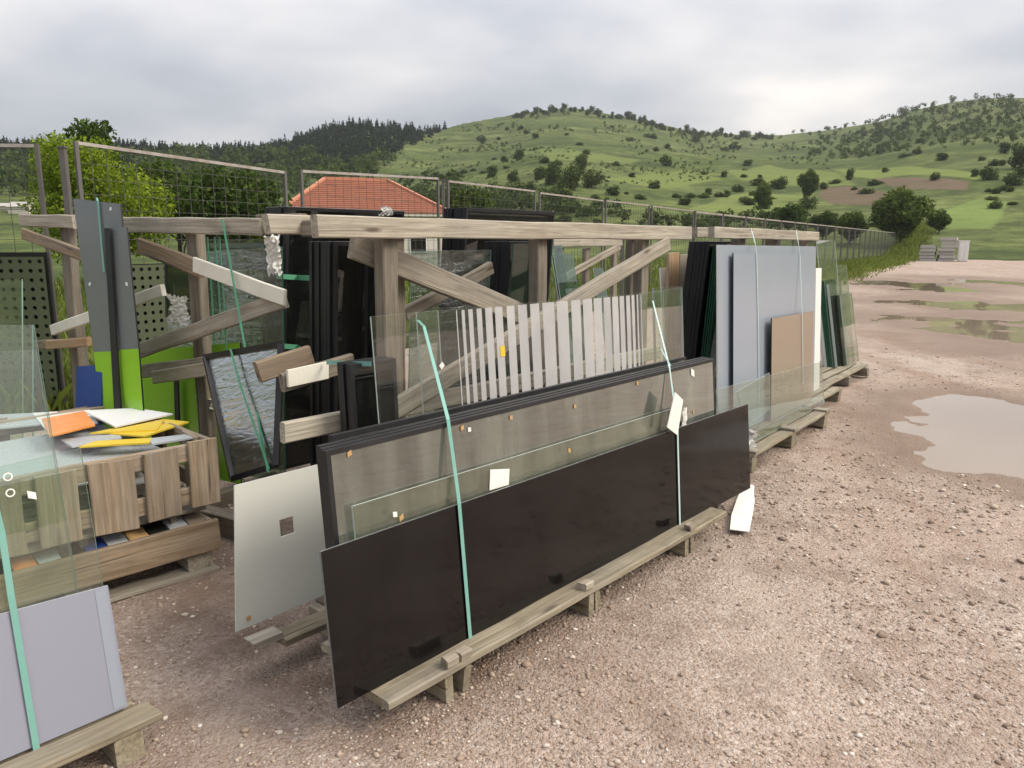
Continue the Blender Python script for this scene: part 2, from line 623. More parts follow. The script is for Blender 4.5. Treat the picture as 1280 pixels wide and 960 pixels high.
M['wall'] = paint('house_render', (.60, .56, .49), .85, .2, .3, (.4, .37, .3), .6)
M['roof'] = paint('clay_roof_tile', (.27, .105, .065), .8, .2, .7, (.17, .07, .045), 3.0)
M['ridge'] = paint('ridge_tile', (.50, .22, .14), .75, .25, .4, (.3, .12, .07), 2)
M['bark'] = wood('bark', (.05, .04, .03), (.13, .105, .08))
M['leaf_bright'] = leaf_mat('bright_leaves', (.075, .125, .012), (.16, .235, .022), (.28, .36, .05), .4)
M['leaf'] = leaf_mat('green_leaves', (.032, .056, .014), (.07, .11, .025), (.135, .18, .05))
M['leaf_far'] = leaf_mat('hill_tree_leaves', (.034, .054, .018), (.066, .098, .030), (.115, .15, .048))
M['leaf_con'] = leaf_mat('conifer_needles', (.016, .028, .020), (.028, .045, .030), (.046, .066, .040), .15)
M['grass'] = leaf_mat('grass_blades', (.07, .10, .02), (.13, .175, .035), (.24, .27, .085), .4)
# ================================================================== THE SETTING
# ---- terrain: ridge line read from the photograph (pixel x, skyline y), each with its distance
RIDGE = [(-700, 190, 330), (-300, 185, 330), (0, 181, 340), (60, 178, 345), (130, 181, 350), (230, 186, 360), (320, 186, 370),
         (370, 174, 380), (410, 160, 390), (450, 154, 400), (500, 160, 410), (545, 164, 440), (580, 154, 480), (625, 146, 505),
         (665, 139, 520), (712, 134, 530), (760, 142, 540), (810, 152, 550), (860, 164, 570), (915, 168, 590), (970, 169, 610),
         (1030, 162, 620), (1085, 153, 625), (1130, 137, 620), (1180, 127, 610), (1225, 123, 600), (1280, 124, 590), (1400, 140, 570), (1800, 170, 540)]


def px_az(px):
    d = ray(px, 302)
    return math.degrees(math.atan2(d.x, d.y))


_raz = np.array([px_az(p[0]) for p in RIDGE])
_rh, _rR = [], []
for p in RIDGE:
    d = ray(p[0], p[1])
    _rR.append(p[2]); _rh.append(CAM_H + p[2] * d.z / math.hypot(d.x, d.y))
_rh, _rR = np.array(_rh), np.array(_rR, float)


def terr(az, r):
    """terrain height at azimuth az (degrees) and distance r"""
    az = np.asarray(az, float); r = np.asarray(r, float)
    a = np.clip(az, -62, 62)
    Hh = np.interp(a, _raz, _rh); RR = np.interp(a, _raz, _rR)
    back = np.clip((np.abs(az) - 62) / 50, 0, 1)
    Hh = Hh * (1 - back) + 25 * back
    left = np.clip((-az + 2) / 16, 0, 1)
    r0 = 78 * (1 - left) + 60 * left
    ex = 1.12 * (1 - left) + 1.65 * left
    f = np.clip((r - r0) / (RR - r0), 0, None)
    up = Hh * np.minimum(f, 1) ** ex
    dn = np.where(f > 1, (f - 1) * Hh * .55, 0)
    h = up - dn
    x, y = r * np.sin(np.radians(az)), r * np.cos(np.radians(az))
    w = np.clip(f * 2.2, 0, 1) * np.clip((1.25 - f) * 4, 0, 1) * np.clip(1.4 - f, .35, 1)
    h = h + w * (fbm(x / 70, y / 70, 3, 3) * 5.0) * (1 - np.clip((f - .8) * 5, 0, .8))
    return np.maximum(h, -3.0) - .10


def hit(px, py):
    d = ray(px, py)
    az = math.degrees(math.atan2(d.x, d.y)); sl = d.z / math.hypot(d.x, d.y)
    RR = float(np.interp(az, _raz, _rR))
    rs = np.arange(62, RR, 2.0)
    ok = np.nonzero(terr(np.full(rs.shape, az), rs) >= CAM_H + rs * sl)[0]
    r = float(rs[ok[0]]) if len(ok) else RR - 1
    return az, r


def at_az(az, r, dz=0.0):
    return Vector((r * math.sin(R(az)), r * math.cos(R(az)), float(terr(az, r)) + dz))


FEN = Fr(30.8)
FT = -7.26                                # the fence line in its frame


# fields on the slope: pixel outline and soil or grass colour
FIELDS = [
    ([(1028, 236), (1060, 233), (1112, 240), (1108, 258), (1040, 257), (1026, 250)], (.13, .095, .065)),
    ([(1086, 221), (1150, 223), (1214, 228), (1204, 238), (1120, 239)], (.14, .10, .07)),
    ([(1040, 212), (1120, 209), (1225, 218), (1222, 226), (1130, 220), (1062, 221)], (.16, .20, .055)),
    ([(1165, 268), (1225, 250), (1262, 256), (1236, 288), (1190, 286)], (.155, .21, .06)),
    ([(905, 214), (960, 205), (1045, 216), (1070, 232), (985, 233), (930, 226)], (.14, .175, .05)),
    ([(640, 190), (720, 188), (800, 200), (790, 208), (690, 203)], (.13, .165, .05)),
    ([(740, 222), (860, 212), (900, 224), (820, 236)], (.14, .175, .05)),
    ([(860, 262), (940, 240), (1010, 246), (1015, 262), (940, 272)], (.15, .185, .055)),
]


def make_terrain():
    g = G('hill_grass')
    geo = g.node('ShaderNodeNewGeometry')
    pos = geo.outputs['Position']
    mp = g.node('ShaderNodeMapping', {'Vector': pos, 'Scale': (.006, .006, .006)}).outputs[0]
    a = g.noise(mp, 1.0, 5, .6, .6)
    mp2 = g.node('ShaderNodeMapping', {'Vector': pos, 'Scale': (.006, .006, .13)}).outputs[0]
    terr_n = g.noise(mp2, 1.6, 4, .6, .5)
    mp3 = g.node('ShaderNodeMapping', {'Vector': pos, 'Scale': (.10, .10, .10)}).outputs[0]
    fine = g.noise(mp3, 1.0, 6, .7)
    col = g.ramp(a, [(.30, (.054, .078, .022)), (.52, (.098, .130, .036)), (.75, (.158, .185, .060))])
    col = g.mix(g.ramp(terr_n, [(.44, (0, 0, 0)), (.60, (.75, .75, .75))]), col, (.175, .20, .070))
    col = g.mix(g.ramp(terr_n, [(.30, (.7, .7, .7)), (.42, (0, 0, 0))]), col, (.040, .058, .021))
    col = g.mix(g.ramp(fine, [(.40, (.75, .75, .75)), (.62, (0, 0, 0))]), col, (.034, .050, .018))
    fc = g.node('ShaderNodeAttribute', attribute_name='field_colour').outputs['Color']
    fm = g.node('ShaderNodeAttribute', attribute_name='field_mask').outputs['Fac']
    mp4 = g.node('ShaderNodeMapping', {'Vector': pos, 'Scale': (.45, .45, .45)}).outputs[0]
    tuft = g.noise(mp4, 1.0, 4, .75)
    col = g.mix(g.ramp(tuft, [(.36, (.55, .55, .55)), (.55, (0, 0, 0))]), col, (.045, .06, .024))
    col = g.mix(g.ramp(tuft, [(.55, (0, 0, 0)), (.72, (.45, .45, .45))]), col, (.165, .18, .08))
    frow = g.mix(g.ramp(fine, [(.3, (.35, .35, .35)), (.7, (0, 0, 0))]), fc, (.06, .07, .03))
    col = g.mix(fm, col, frow)
    m = g.surf(g.principled(col, .95, g.bump(fine, .8, 1.2), .05))
    azs = np.concatenate([np.arange(-180, -44, 4.), np.arange(-44, 48, .17), np.arange(48, 180, 4.)])
    rs = np.concatenate([[.5, 4, 12, 25], np.geomspace(40, 700, 190), [800, 950, 1200, 1600, 2200]])
    A, RRR = np.meshgrid(azs, rs, indexing='ij')
    Z = terr(A, RRR)
    V = np.stack([RRR * np.sin(np.radians(A)), RRR * np.cos(np.radians(A)), Z], -1).reshape(-1, 3)
    na, nr = len(azs), len(rs)
    i = np.arange(na)[:, None]; j = np.arange(nr - 1)[None]
    i2 = (i + 1) % na
    Fq = np.stack([i * nr + j, i * nr + j + 1, i2 * nr + j + 1, i2 * nr + j], -1).reshape(-1, 4)
    me = mesh_np('hills', V, Fq[:, ::-1], m, True)
    mask = np.zeros(A.shape); fcol = np.zeros(A.shape + (4,))
    LR = np.log(np.maximum(RRR, 1)) * 40
    jit = fbm(V[:, 0] / 14, V[:, 1] / 14, 2, 70).reshape(A.shape)
    for poly, colr in FIELDS:
        P = [(a_, math.log(r_) * 40) for a_, r_ in (hit(*q) for q in poly)]
        k_ = np.clip(.5 - (poly_sd(A, LR, P) + jit * .5) / .35, 0, 1) * (np.abs(A) < 60)
        fcol[k_ > .02] = (*colr, 1)
        mask = np.maximum(mask, k_)
    at = me.attributes.new('field_mask', 'FLOAT', 'POINT'); at.data.foreach_set('value', mask.reshape(-1).astype(np.float32))
    at = me.attributes.new('field_colour', 'FLOAT_COLOR', 'POINT'); at.data.foreach_set('color', fcol.reshape(-1).astype(np.float32))
    o = bpy.data.objects.new('hills', me)
    put(o); tag(o, kind='structure')


make_terrain()

# ---- gravel yard with puddle hollows
def gp(*pp): return [tuple(gnd(x, y).xy) for x, y in pp]


PUDDLES = [
    gp((1128, 515), (1150, 498), (1185, 491), (1225, 496), (1260, 505), (1330, 520), (1400, 560), (1380, 620), (1300, 606), (1262, 598), (1245, 575), (1228, 560), (1222, 585), (1190, 582), (1175, 560), (1140, 535)),
    gp((1108, 396), (1160, 393), (1200, 392), (1280, 398), (1400, 404), (1400, 450), (1290, 437), (1240, 428), (1200, 416), (1160, 404)),
    gp((1118, 375), (1150, 371), (1200, 374), (1300, 380), (1360, 384), (1340, 392), (1240, 389), (1170, 384)),
    gp((1058, 350), (1100, 348), (1160, 353), (1230, 360), (1250, 365), (1180, 365), (1110, 358)),
    gp((1155, 345), (1185, 346), (1260, 351), (1300, 354), (1280, 357), (1200, 353)),
]
RUTS = []
DRAB = gp((150, 960), (190, 860), (140, 760), (280, 640), (560, 520), (900, 480), (940, 620), (760, 780), (560, 920), (300, 1000))  # outline of the darker reddish-brown gravel around the front rack


def yard_z(x, y):
    r = np.hypot(x, y)
    z = fbm(x * .55, y * .55, 3, 5) * .035 * np.clip(r / 5, .4, 2.0)
    z = z + fbm(x * 7, y * 7, 2, 8) * .007
    z = z + fbm(x * 30, y * 30, 2, 2) * .007 * np.clip(1.6 - r / 12, 0, 1)
    dep = np.zeros_like(z); near = np.zeros_like(z)
    for k, P in enumerate(PUDDLES):
        sd = poly_sd(x, y, P)
        sc = .30 if k == 0 else .9
        sd = sd + fbm(x * 1.8 / (1 + k * .4), y * 1.8 / (1 + k * .4), 3, 20 + k) * sc * 1.25
        dep = np.maximum(dep, np.clip(.5 - sd / sc, 0, 1.4) * .045)
        near = np.maximum(near, np.clip(1.2 - sd / (sc * 2.5), 0, 1))
    for P in RUTS:
        sd = poly_sd(x, y, P)
        dep = dep - np.clip(.08 - sd, 0, .1) * .6
    z = z + near * fbm(x * 2.6, y * 2.6, 3, 91) * .035
    # faint wheel tracks running along the yard
    tf_ = x * FEN.N.x + y * FEN.N.y + fbm(x * .12, y * .12, 2, 77) * 1.5
    tr_ = np.abs(((tf_ / 1.7) % 1) - .5) * 2
    z = z - np.clip(.35 - tr_, 0, 1) * .03 * np.clip((x - 1.2) / 1.5, 0, 1) * np.clip(fbm(x * .3, y * .3, 2, 78) + .4, 0, 1)
    # keep the ground level under the racks
    rack = np.clip((6.5 - r) / 2, 0, 1) * np.clip((1.9 - x) / .8, 0, 1)
    return z * (1 - .75 * rack) - dep, near


def make_yard():
    azs = np.concatenate([np.arange(-180, -40, 5.), np.arange(-40, 41, .17), np.arange(41, 180, 5.)])
    rs = np.concatenate([[.15, .4, .8], np.geomspace(1.5, 108, 400)])
    A, Q = np.meshgrid(azs, rs, indexing='ij')
    X, Y = Q * np.sin(np.radians(A)), Q * np.cos(np.radians(A))
    Z, near = yard_z(X, Y)
    tf = X * FEN.N.x + Y * FEN.N.y
    sf = X * FEN.U.x + Y * FEN.U.y
    # yard edge: the fence near by, a grass verge in front of it further on
    edge = FT + np.clip((sf - 20) / 30, 0, 1) * 2.6 + fbm(X * .35, Y * .35, 3, 31) * 1.1 * np.clip((sf - 8) / 12, 0, 1)
    edge = np.maximum(edge, FT - .4)
    Z = Z - np.clip((edge - tf) / .5, 0, 1) * .25          # drop below the grass outside the yard
    farend = 84 + fbm(X * .12, Y * .12, 3, 33) * 10
    Z = Z - np.clip((Q - farend) / 3, 0, 1) * .6
    na, nr = len(azs), len(rs)
    V = np.stack([X, Y, Z], -1).reshape(-1, 3)
    i = np.arange(na)[:, None]; j = np.arange(nr - 1)[None]; i2 = (i + 1) % na
    Fq = np.stack([i * nr + j, i2 * nr + j, i2 * nr + j + 1, i * nr + j + 1], -1).reshape(-1, 4)
    cz = Z.reshape(-1)[Fq].max(1)
    ct = tf.reshape(-1)[Fq].max(1)
    keep = (ct > FT - 1.2) & (cz > -.5)
    Fq = Fq[keep]
    g = G('gravel')
    geo = g.node('ShaderNodeNewGeometry'); pos = geo.outputs['Position']
    at_d = g.node('ShaderNodeAttribute', attribute_name='drab').outputs['Fac']
    at_n = g.node('ShaderNodeAttribute', attribute_name='mud').outputs['Fac']
    vor = g.node('ShaderNodeTexVoronoi', {'Vector': pos, 'Scale': 62.0})
    vor2 = g.node('ShaderNodeTexVoronoi', {'Vector': pos, 'Scale': 150.0})
    big = g.noise(pos, .55, 5, .6)
    mid = g.noise(pos, 3.2, 5, .65)
    fine = g.noise(pos, 60, 3, .7)
    sepc = g.node('ShaderNodeSeparateColor', {0: vor.outputs['Color']})
    col = g.ramp(sepc.outputs[0], [(0, (.23, .165, .125)), (.45, (.385, .305, .25)), (.8, (.48, .40, .345)), (1, (.58, .52, .46))])
    sep2 = g.node('ShaderNodeSeparateColor', {0: vor2.outputs['Color']})
    col = g.mix(.45, col, g.ramp(sep2.outputs[1], [(0, (.20, .145, .11)), (.6, (.41, .33, .275)), (1, (.58, .51, .45))]))
    col = g.mix(g.ramp(big, [(.38, (0, 0, 0)), (.66, (.5, .5, .5))]), col, (.36, .26, .20))
    col = g.mix(g.ramp(mid, [(.34, (.6, .6, .6)), (.52, (0, 0, 0))]), col, (.20, .145, .11))
    mpt = g.node('ShaderNodeMapping', {'Vector': pos, 'Rotation': (0, 0, R(30.8)), 'Scale': (1.5, .16, 1)}).outputs[0]
    trk = g.noise(mpt, 1.0, 4, .6, .3)
    col = g.mix(g.ramp(trk, [(.52, (0, 0, 0)), (.68, (.55, .55, .55))]), col, (.25, .165, .115))
    col = g.mix(g.ramp(trk, [(.28, (.5, .5, .5)), (.42, (0, 0, 0))]), col, (.47, .395, .33))
    drab_n = g.noise(pos, 1.3, 4, .6)
    drab_f = g.math('MULTIPLY', at_d, g.ramp(drab_n, [(.3, (.35, .35, .35)), (.6, (1, 1, 1))]))
    col = g.mix(g.math('MULTIPLY', drab_f, .62), col, (.105, .066, .048))  # blends dark reddish brown into the outlined gravel, broken up by noise
    col = g.mix(g.math('MULTIPLY', at_n, .85), col, (.19, .132, .095))
    hgt = g.math('ADD', g.math('MULTIPLY', vor.outputs['Distance'], -1.0), g.math('MULTIPLY', fine, .6))
    hgt = g.math('ADD', hgt, g.math('MULTIPLY', vor2.outputs['Distance'], -.5))
    ro = g.math('SUBTRACT', .93, g.math('MULTIPLY', at_n, .35))
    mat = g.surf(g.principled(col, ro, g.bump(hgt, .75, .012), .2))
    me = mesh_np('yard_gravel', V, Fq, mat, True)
    sd = poly_sd(X, Y, DRAB)
    drab = np.clip(.5 - sd / .7 + fbm(X * 1.5, Y * 1.5, 3, 40) * .7, 0, 1)
    for nm, arr in (('drab', drab), ('mud', near)):
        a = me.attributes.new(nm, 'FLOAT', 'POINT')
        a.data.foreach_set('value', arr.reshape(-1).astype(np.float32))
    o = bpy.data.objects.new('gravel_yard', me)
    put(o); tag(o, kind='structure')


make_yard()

gw = G('puddle_water')
_geo = gw.node('ShaderNodeNewGeometry')
_nz = gw.noise(_geo.outputs['Position'], 2.5, 2, .5)
M['water'] = gw.surf(gw.principled((.27, .21, .155), .02, gw.bump(_nz, .02, .02), .5))
for k, P in enumerate(PUDDLES):
    c = np.array(P).mean(0)
    zz = -.026 if k == 0 else -.030
    big = [c + (np.array(p) - c) * 1.4 for p in P]
    # convex outline: the hollow in the gravel draws the shore
    pts = sorted({(round(p[0], 4), round(p[1], 4)) for p in big})
    def half(q):
        hull_ = []
        for p in q:
            while len(hull_) > 1 and (hull_[-1][0] - hull_[-2][0]) * (p[1] - hull_[-2][1]) - (hull_[-1][1] - hull_[-2][1]) * (p[0] - hull_[-2][0]) <= 0:
                hull_.pop()
            hull_.append(p)
        return hull_
    hull = half(pts)[:-1] + half(pts[::-1])[:-1]
    v = [(p[0] - c[0], p[1] - c[1], 0) for p in hull]
    me = mesh_py('puddle', v, [tuple(range(len(v)))], M['water'])
    if me.polygons[0].normal.z < 0:
        me.flip_normals()
    o = bpy.data.objects.new('puddle', me)
    put(o, None, Matrix.Translation((c[0], c[1], zz))); tag(o, kind='structure')


# ---- loose stones
def make_stones():
    rs = np.random.RandomState(5)
    t = (1 + 5 ** .5) / 2
    ico = np.array([(-1, t, 0), (1, t, 0), (-1, -t, 0), (1, -t, 0), (0, -1, t), (0, 1, t), (0, -1, -t), (0, 1, -t), (t, 0, -1), (t, 0, 1), (-t, 0, -1), (-t, 0, 1)]) / 1.9
    icf = np.array([(0, 11, 5), (0, 5, 1), (0, 1, 7), (0, 7, 10), (0, 10, 11), (1, 5, 9), (5, 11, 4), (11, 10, 2), (10, 7, 6), (7, 1, 8), (3, 9, 4), (3, 4, 2), (3, 2, 6), (3, 6, 8), (3, 8, 9), (4, 9, 5), (2, 4, 11), (6, 2, 10), (8, 6, 7), (9, 8, 1)])
    n = 52000
    az = np.radians(rs.uniform(-40, 40, n))
    r = np.exp(rs.uniform(math.log(1.5), math.log(13), n))
    x, y = r * np.sin(az), r * np.cos(az)
    clump = fbm(x * 1.1, y * 1.1, 3, 50)
    tf = x * FEN.N.x + y * FEN.N.y
    z0, near = yard_z(x, y)
    keep = (clump + rs.uniform(-.45, .6, n) > 0) & (tf > FT + .2) & (near < .8)
    x, y, r, z0 = x[keep], y[keep], r[keep], z0[keep]
    n = len(x)
    size = .003 + .0055 * rs.beta(1.1, 4, n) * 2 + .012 * (rs.rand(n) ** 34)
    size *= np.clip(r / 3.6, .8, 1.35)
    v = ico[None] * (1 + rs.uniform(-.28, .28, (n, 12, 1)))
    v = v * np.stack([rs.uniform(.7, 1.4, n), rs.uniform(.7, 1.3, n), rs.uniform(.4, .8, n)], -1)[:, None, :]
    a = rs.uniform(0, 6.28, n)
    ca, sa = np.cos(a)[:, None], np.sin(a)[:, None]
    vx = v[..., 0] * ca - v[..., 1] * sa; vy = v[..., 0] * sa + v[..., 1] * ca
    V = np.stack([vx * size[:, None] + x[:, None], vy * size[:, None] + y[:, None], v[..., 2] * size[:, None] + (z0 + size * .22)[:, None]], -1)
    Fq = (icf[None] + (np.arange(n) * 12)[:, None, None]).reshape(-1, 3)
    g = G('stones')
    geo = g.node('ShaderNodeNewGeometry')
    c = g.ramp(geo.outputs['Random Per Island'], [(0, (.20, .145, .11)), (.35, (.32, .24, .18)), (.75, (.42, .335, .265)), (.95, (.50, .43, .365)), (1, (.64, .59, .52))])
    m = g.surf(g.principled(c, .85, None, .25))
    o = bpy.data.objects.new('gravel_stones', mesh_np('gravel_stones', V.reshape(-1, 3), Fq, m))
    put(o)
    tag(o, 'loose pinkish stones scattered over the gravel yard', 'gravel', kind='stuff')


make_stones()


# ------------------------------------------------------------------ vegetation
def leaf_cloud(n, clumps, size, rs, flat=.0):
    """n leaf quads spread over clump balls: clumps = array (k,4) of x,y,z,radius"""
    k = rs.choice(len(clumps), n, p=clumps[:, 3] ** 2 / np.sum(clumps[:, 3] ** 2))
    d = rs.normal(size=(n, 3)); d /= np.linalg.norm(d, axis=1)[:, None]
    rad = clumps[k, 3] * rs.uniform(.35, 1.08, n) ** .6
    c = clumps[k, :3] + d * rad[:, None]
    a = rs.normal(size=(n, 3)); a /= np.linalg.norm(a, axis=1)[:, None]
    b = np.cross(a, d + rs.normal(size=(n, 3)) * .6); b /= np.linalg.norm(b, axis=1)[:, None] + 1e-6
    s = size * rs.uniform(.6, 1.4, n)[:, None]
    a, b = a * s, b * s * .62
    V = np.stack([c - a, c + b * .9, c + a, c - b * .9], 1).reshape(-1, 3)
    return V, np.arange(n * 4).reshape(-1, 4)


def crown_clumps(rs, k, rx, rz, cz, rad, squash=1.0):
    out = []
    for i in range(k):
        while True:
            p = rs.uniform(-1, 1, 3)
            if .25 < np.linalg.norm(p) < 1: break
        out.append((p[0] * rx, p[1] * rx, cz + p[2] * rz, rad * rs.uniform(.6, 1.35)))
    out.append((0, 0, cz, rad * 1.3))
    return np.array(out)


def trunk_mesh(h, r, rs, limbs=4, spread=.5, name='trunk'):
    mb = MB()
    def limb(a, b, r0, r1, n=6):
        a, b = Vector(a), Vector(b)
        d = (b - a).normalized()
        sx = d.cross(Vector((.3, .9, .2))).normalized(); sy = d.cross(sx)
        base = len(mb.v)
        for p, q in ((a, r0), ((a + b) / 2 + Vector(rs.uniform(-.04, .04, 3)) * (b - a).length, (r0 + r1) / 2), (b, r1)):
            for k in range(n):
                an = 6.2832 * k / n
                mb.v.append(p + sx * math.cos(an) * q + sy * math.sin(an) * q)
        for i in range(2):
            for k in range(n):
                k2 = (k + 1) % n
                mb.f.append((base + i * n + k, base + i * n + k2, base + (i + 1) * n + k2, base + (i + 1) * n + k)); mb.m.append(0)
    limb((0, 0, -.3), (rs.uniform(-.05, .05) * h, 0, h), r, r * .45)
    for i in range(limbs):
        a = 6.28 * i / limbs + rs.uniform(-.4, .4); z = h * rs.uniform(.45, .9)
        limb((0, 0, z), (math.cos(a) * h * spread, math.sin(a) * h * spread, z + h * rs.uniform(.25, .5)), r * .45, r * .12, 5)
    return mb.build(name, M['bark'], True)


def tree_template(seed, h, rx, rz, k, n, leaf, mat, rad, trunk_h, trunk_r):
    rs = np.random.RandomState(seed)
    cl = crown_clumps(rs, k, rx, rz, h - rz - rad * .5, rad)
    V, Fq = leaf_cloud(n, cl, leaf, rs)
    return mesh_np('crown', V, Fq, M[mat]), trunk_mesh(trunk_h, trunk_r, rs)


def place_tree(name, tpl, loc, scale, rz, label, cat, group=None):
    root = empty(name, loc, label, cat, group)
    m = Matrix.Translation(loc) @ Matrix.Rotation(rz, 4, 'Z') @ Matrix.Diagonal((scale[0], scale[0], scale[1], 1))
    for nm, me in (('crown', tpl[0]), ('trunk', tpl[1])):
        if me is not None:
            put(bpy.data.objects.new(nm, me), root, m)
    return root


# near the fence
def ground_tree(name, px, r, base_tpl, sc, label, cat='tree', group=None, rz=0.0):
    az = px_az(px)
    return place_tree(name, base_tpl, at_az(az, r), sc, rz, label, cat, group)


T_bush = tree_template(21, 4.6, 1.55, 1.45, 34, 24000, .052, 'leaf_bright', .62, 2.0, .07)
ground_tree('leafy_bush', 128, 26, T_bush, (1.05, 1.03), 'bright yellow-green bush growing behind the fence corner', 'bush')
T_tall = tree_template(22, 6.8, 1.15, 1.9, 26, 5000, .10, 'leaf', .55, 4.0, .10)
ground_tree('slender_tree', 124, 36, T_tall, (.95, 1.0), 'slender loose-crowned tree rising behind the yellow-green bush')
T_orch = tree_template(23, 5.0, 2.2, 1.5, 40, 9000, .11, 'leaf', .68, 2.4, .12)
ground_tree('orchard_tree', 228, 33, T_orch, (1.0, .98), 'dense dark green orchard tree beside the bright bush', group='orchard trees behind the fence')
ground_tree('orchard_tree', 290, 31, T_orch, (.92, .9), 'dark green orchard tree with a bare forked stem beside the red-roofed house', group='orchard trees behind the fence', rz=2.0)
ground_tree('roadside_tree', 588, 46, T_orch, (.72, 1.02), 'mid green tree behind the fence next to the red-roofed house', rz=1.0)
ground_tree('garden_bush', 330, 30, T_bush, (.45, .52), 'small pale bush in front of the red-roofed house', 'bush', rz=1.2)
T_round = tree_template(24, 8.6, 3.1, 2.9, 46, 9000, .24, 'leaf', 1.15, 4.0, .25)
ground_tree('round_tree', 1125, 90, T_round, (.78, .66), 'big round dark tree at the end of the fence line')
ground_tree('round_tree', 1062, 92, T_round, (.5, .40), 'low spreading tree between the fence and the ploughed field', rz=1.6)
ground_tree('round_tree', 1172, 100, T_round, (.36, .30), 'small bushy tree behind the pile of concrete slabs', rz=.6)
ground_tree('round_tree', 1028, 96, T_round, (.42, .38), 'bushy tree above the fence left of the ploughed field', rz=2.6)
ground_tree('round_tree', 985, 105, T_round, (.42, .42), 'low tree with white blossom tips above the right rack', rz=3.6)
ground_tree('round_tree', 1005, 150, T_round, (.5, .62), 'tall narrow tree standing in the meadow below the ploughed field', rz=3.0)
ground_tree('round_tree', 950, 130, T_round, (.40, .55), 'small dark tree in the meadow above the right rack', rz=4.0)

# hillside trees
HT = [tree_template(40 + i, 8.0 + i % 2, 2.3 + .4 * (i % 3), 3.1, 18 + 3 * i, 1300, .36, 'leaf_far', 1.35, 3.4, .2) for i in range(5)]
rs_h = np.random.RandomState(77)
SKY_X = np.array([p[0] for p in RIDGE]); SKY_Y = np.array([p[1] for p in RIDGE])


def sky_y(px): return float(np.interp(px, SKY_X, SKY_Y))


def hill_tree(px, py, hpx, wide=1.0, label='round dark tree dotted on the grassy hillside', name='hill_tree', group='trees on the hillside'):
    az, r = hit(px, py)
    s = .8 * hpx * r / F_PX / 8.3
    loc = at_az(az, r, -.4 - .16 * 8.3 * s)
    place_tree(name, HT[rs_h.randint(5)], loc, (s * wide, s), rs_h.uniform(0, 6.28), label, 'tree', group)


n_hill = 0
# trees that can be picked out (pixel of the foot, height in pixels, width factor)
for px, py, hp, w in [(712, 238, 52, 1.0), (690, 232, 40, 1.1), (740, 236, 36, 1.1), (832, 208, 24, 1.0), (650, 200, 20, 1), (975, 237, 26, 1.0),
                      (1010, 262, 30, 1), (1062, 225, 20, 1), (1168, 226, 16, 1), (1235, 226, 26, 1.1), (1265, 232, 24, 1.2), (1276, 212, 40, 1.0), (1218, 222, 14, 1),
                      (726, 215, 30, 1), (675, 225, 26, 1.2), (765, 244, 20, 1.6), (800, 250, 14, 1.8), (880, 247, 12, 2.2), (862, 248, 13, 1.9), (900, 247, 11, 1.9), (845, 247, 12, 1.8),
                      (640, 228, 24, 1.2), (615, 222, 24, 1.1), (660, 240, 22, 1.3), (905, 222, 12, 1.5), (955, 262, 22, 1.1), (1255, 192, 18, 1.2), (1245, 243, 15, 1.3), (1275, 222, 18, 1.2),
                      (1240, 250, 12, 1.6), (1262, 240, 12, 1.4), (880, 218, 9, 1.7), (930, 222, 8, 2.0), (950, 223, 8, 1.6), (770, 208, 11, 1.6), (790, 222, 10, 1.8)]:
    lab = ('dark tree in the clump at the foot of the middle hill' if 670 <= px <= 745 else
           'low rounded bush in the hedge row below the middle hill' if 760 <= px <= 905 and py > 240 else
           'tree on the slope of the right hill beyond the ploughed fields' if px > 1160 else
           'lone rounded tree in the meadows beside the ploughed fields' if px > 940 else
           'lone rounded tree in the open grass of the middle hill')
    hill_tree(px, py, hp, w, lab); n_hill += 1
# ridge trees along the middle hilltop and the right saddle
for i in range(60):
    px = 640 + (965 - 640) * (i + rs_h.uniform(0, .8)) / 60
    hill_tree(px, sky_y(px) + rs_h.uniform(1.5, 7), rs_h.uniform(7, 15), rs_h.uniform(.9, 1.5), 'small tree standing along the crest of the middle hill', group='trees on the hill crest'); n_hill += 1
# scattered bushes in rows on the slope
k = 0
while k < 150:
    px = rs_h.uniform(470, 1275); py = rs_h.uniform(150, 285)
    if py < sky_y(px) + 10: continue
    if px > 985 and py > 195: 
        if rs_h.rand() > .25: continue
    dens = vnoise(px / 45, py / 9, 3) + .5
    if px < 590 and py < 215: dens *= .6
    if dens < .56: continue
    hill_tree(px, py, rs_h.uniform(5, 11) * (1 + (py - 160) / 160), rs_h.uniform(1.1, 2.3), 'low dark bush in the hedge lines of the grassy slope', 'hill_bush', 'bushes on the hillside')
    k += 1


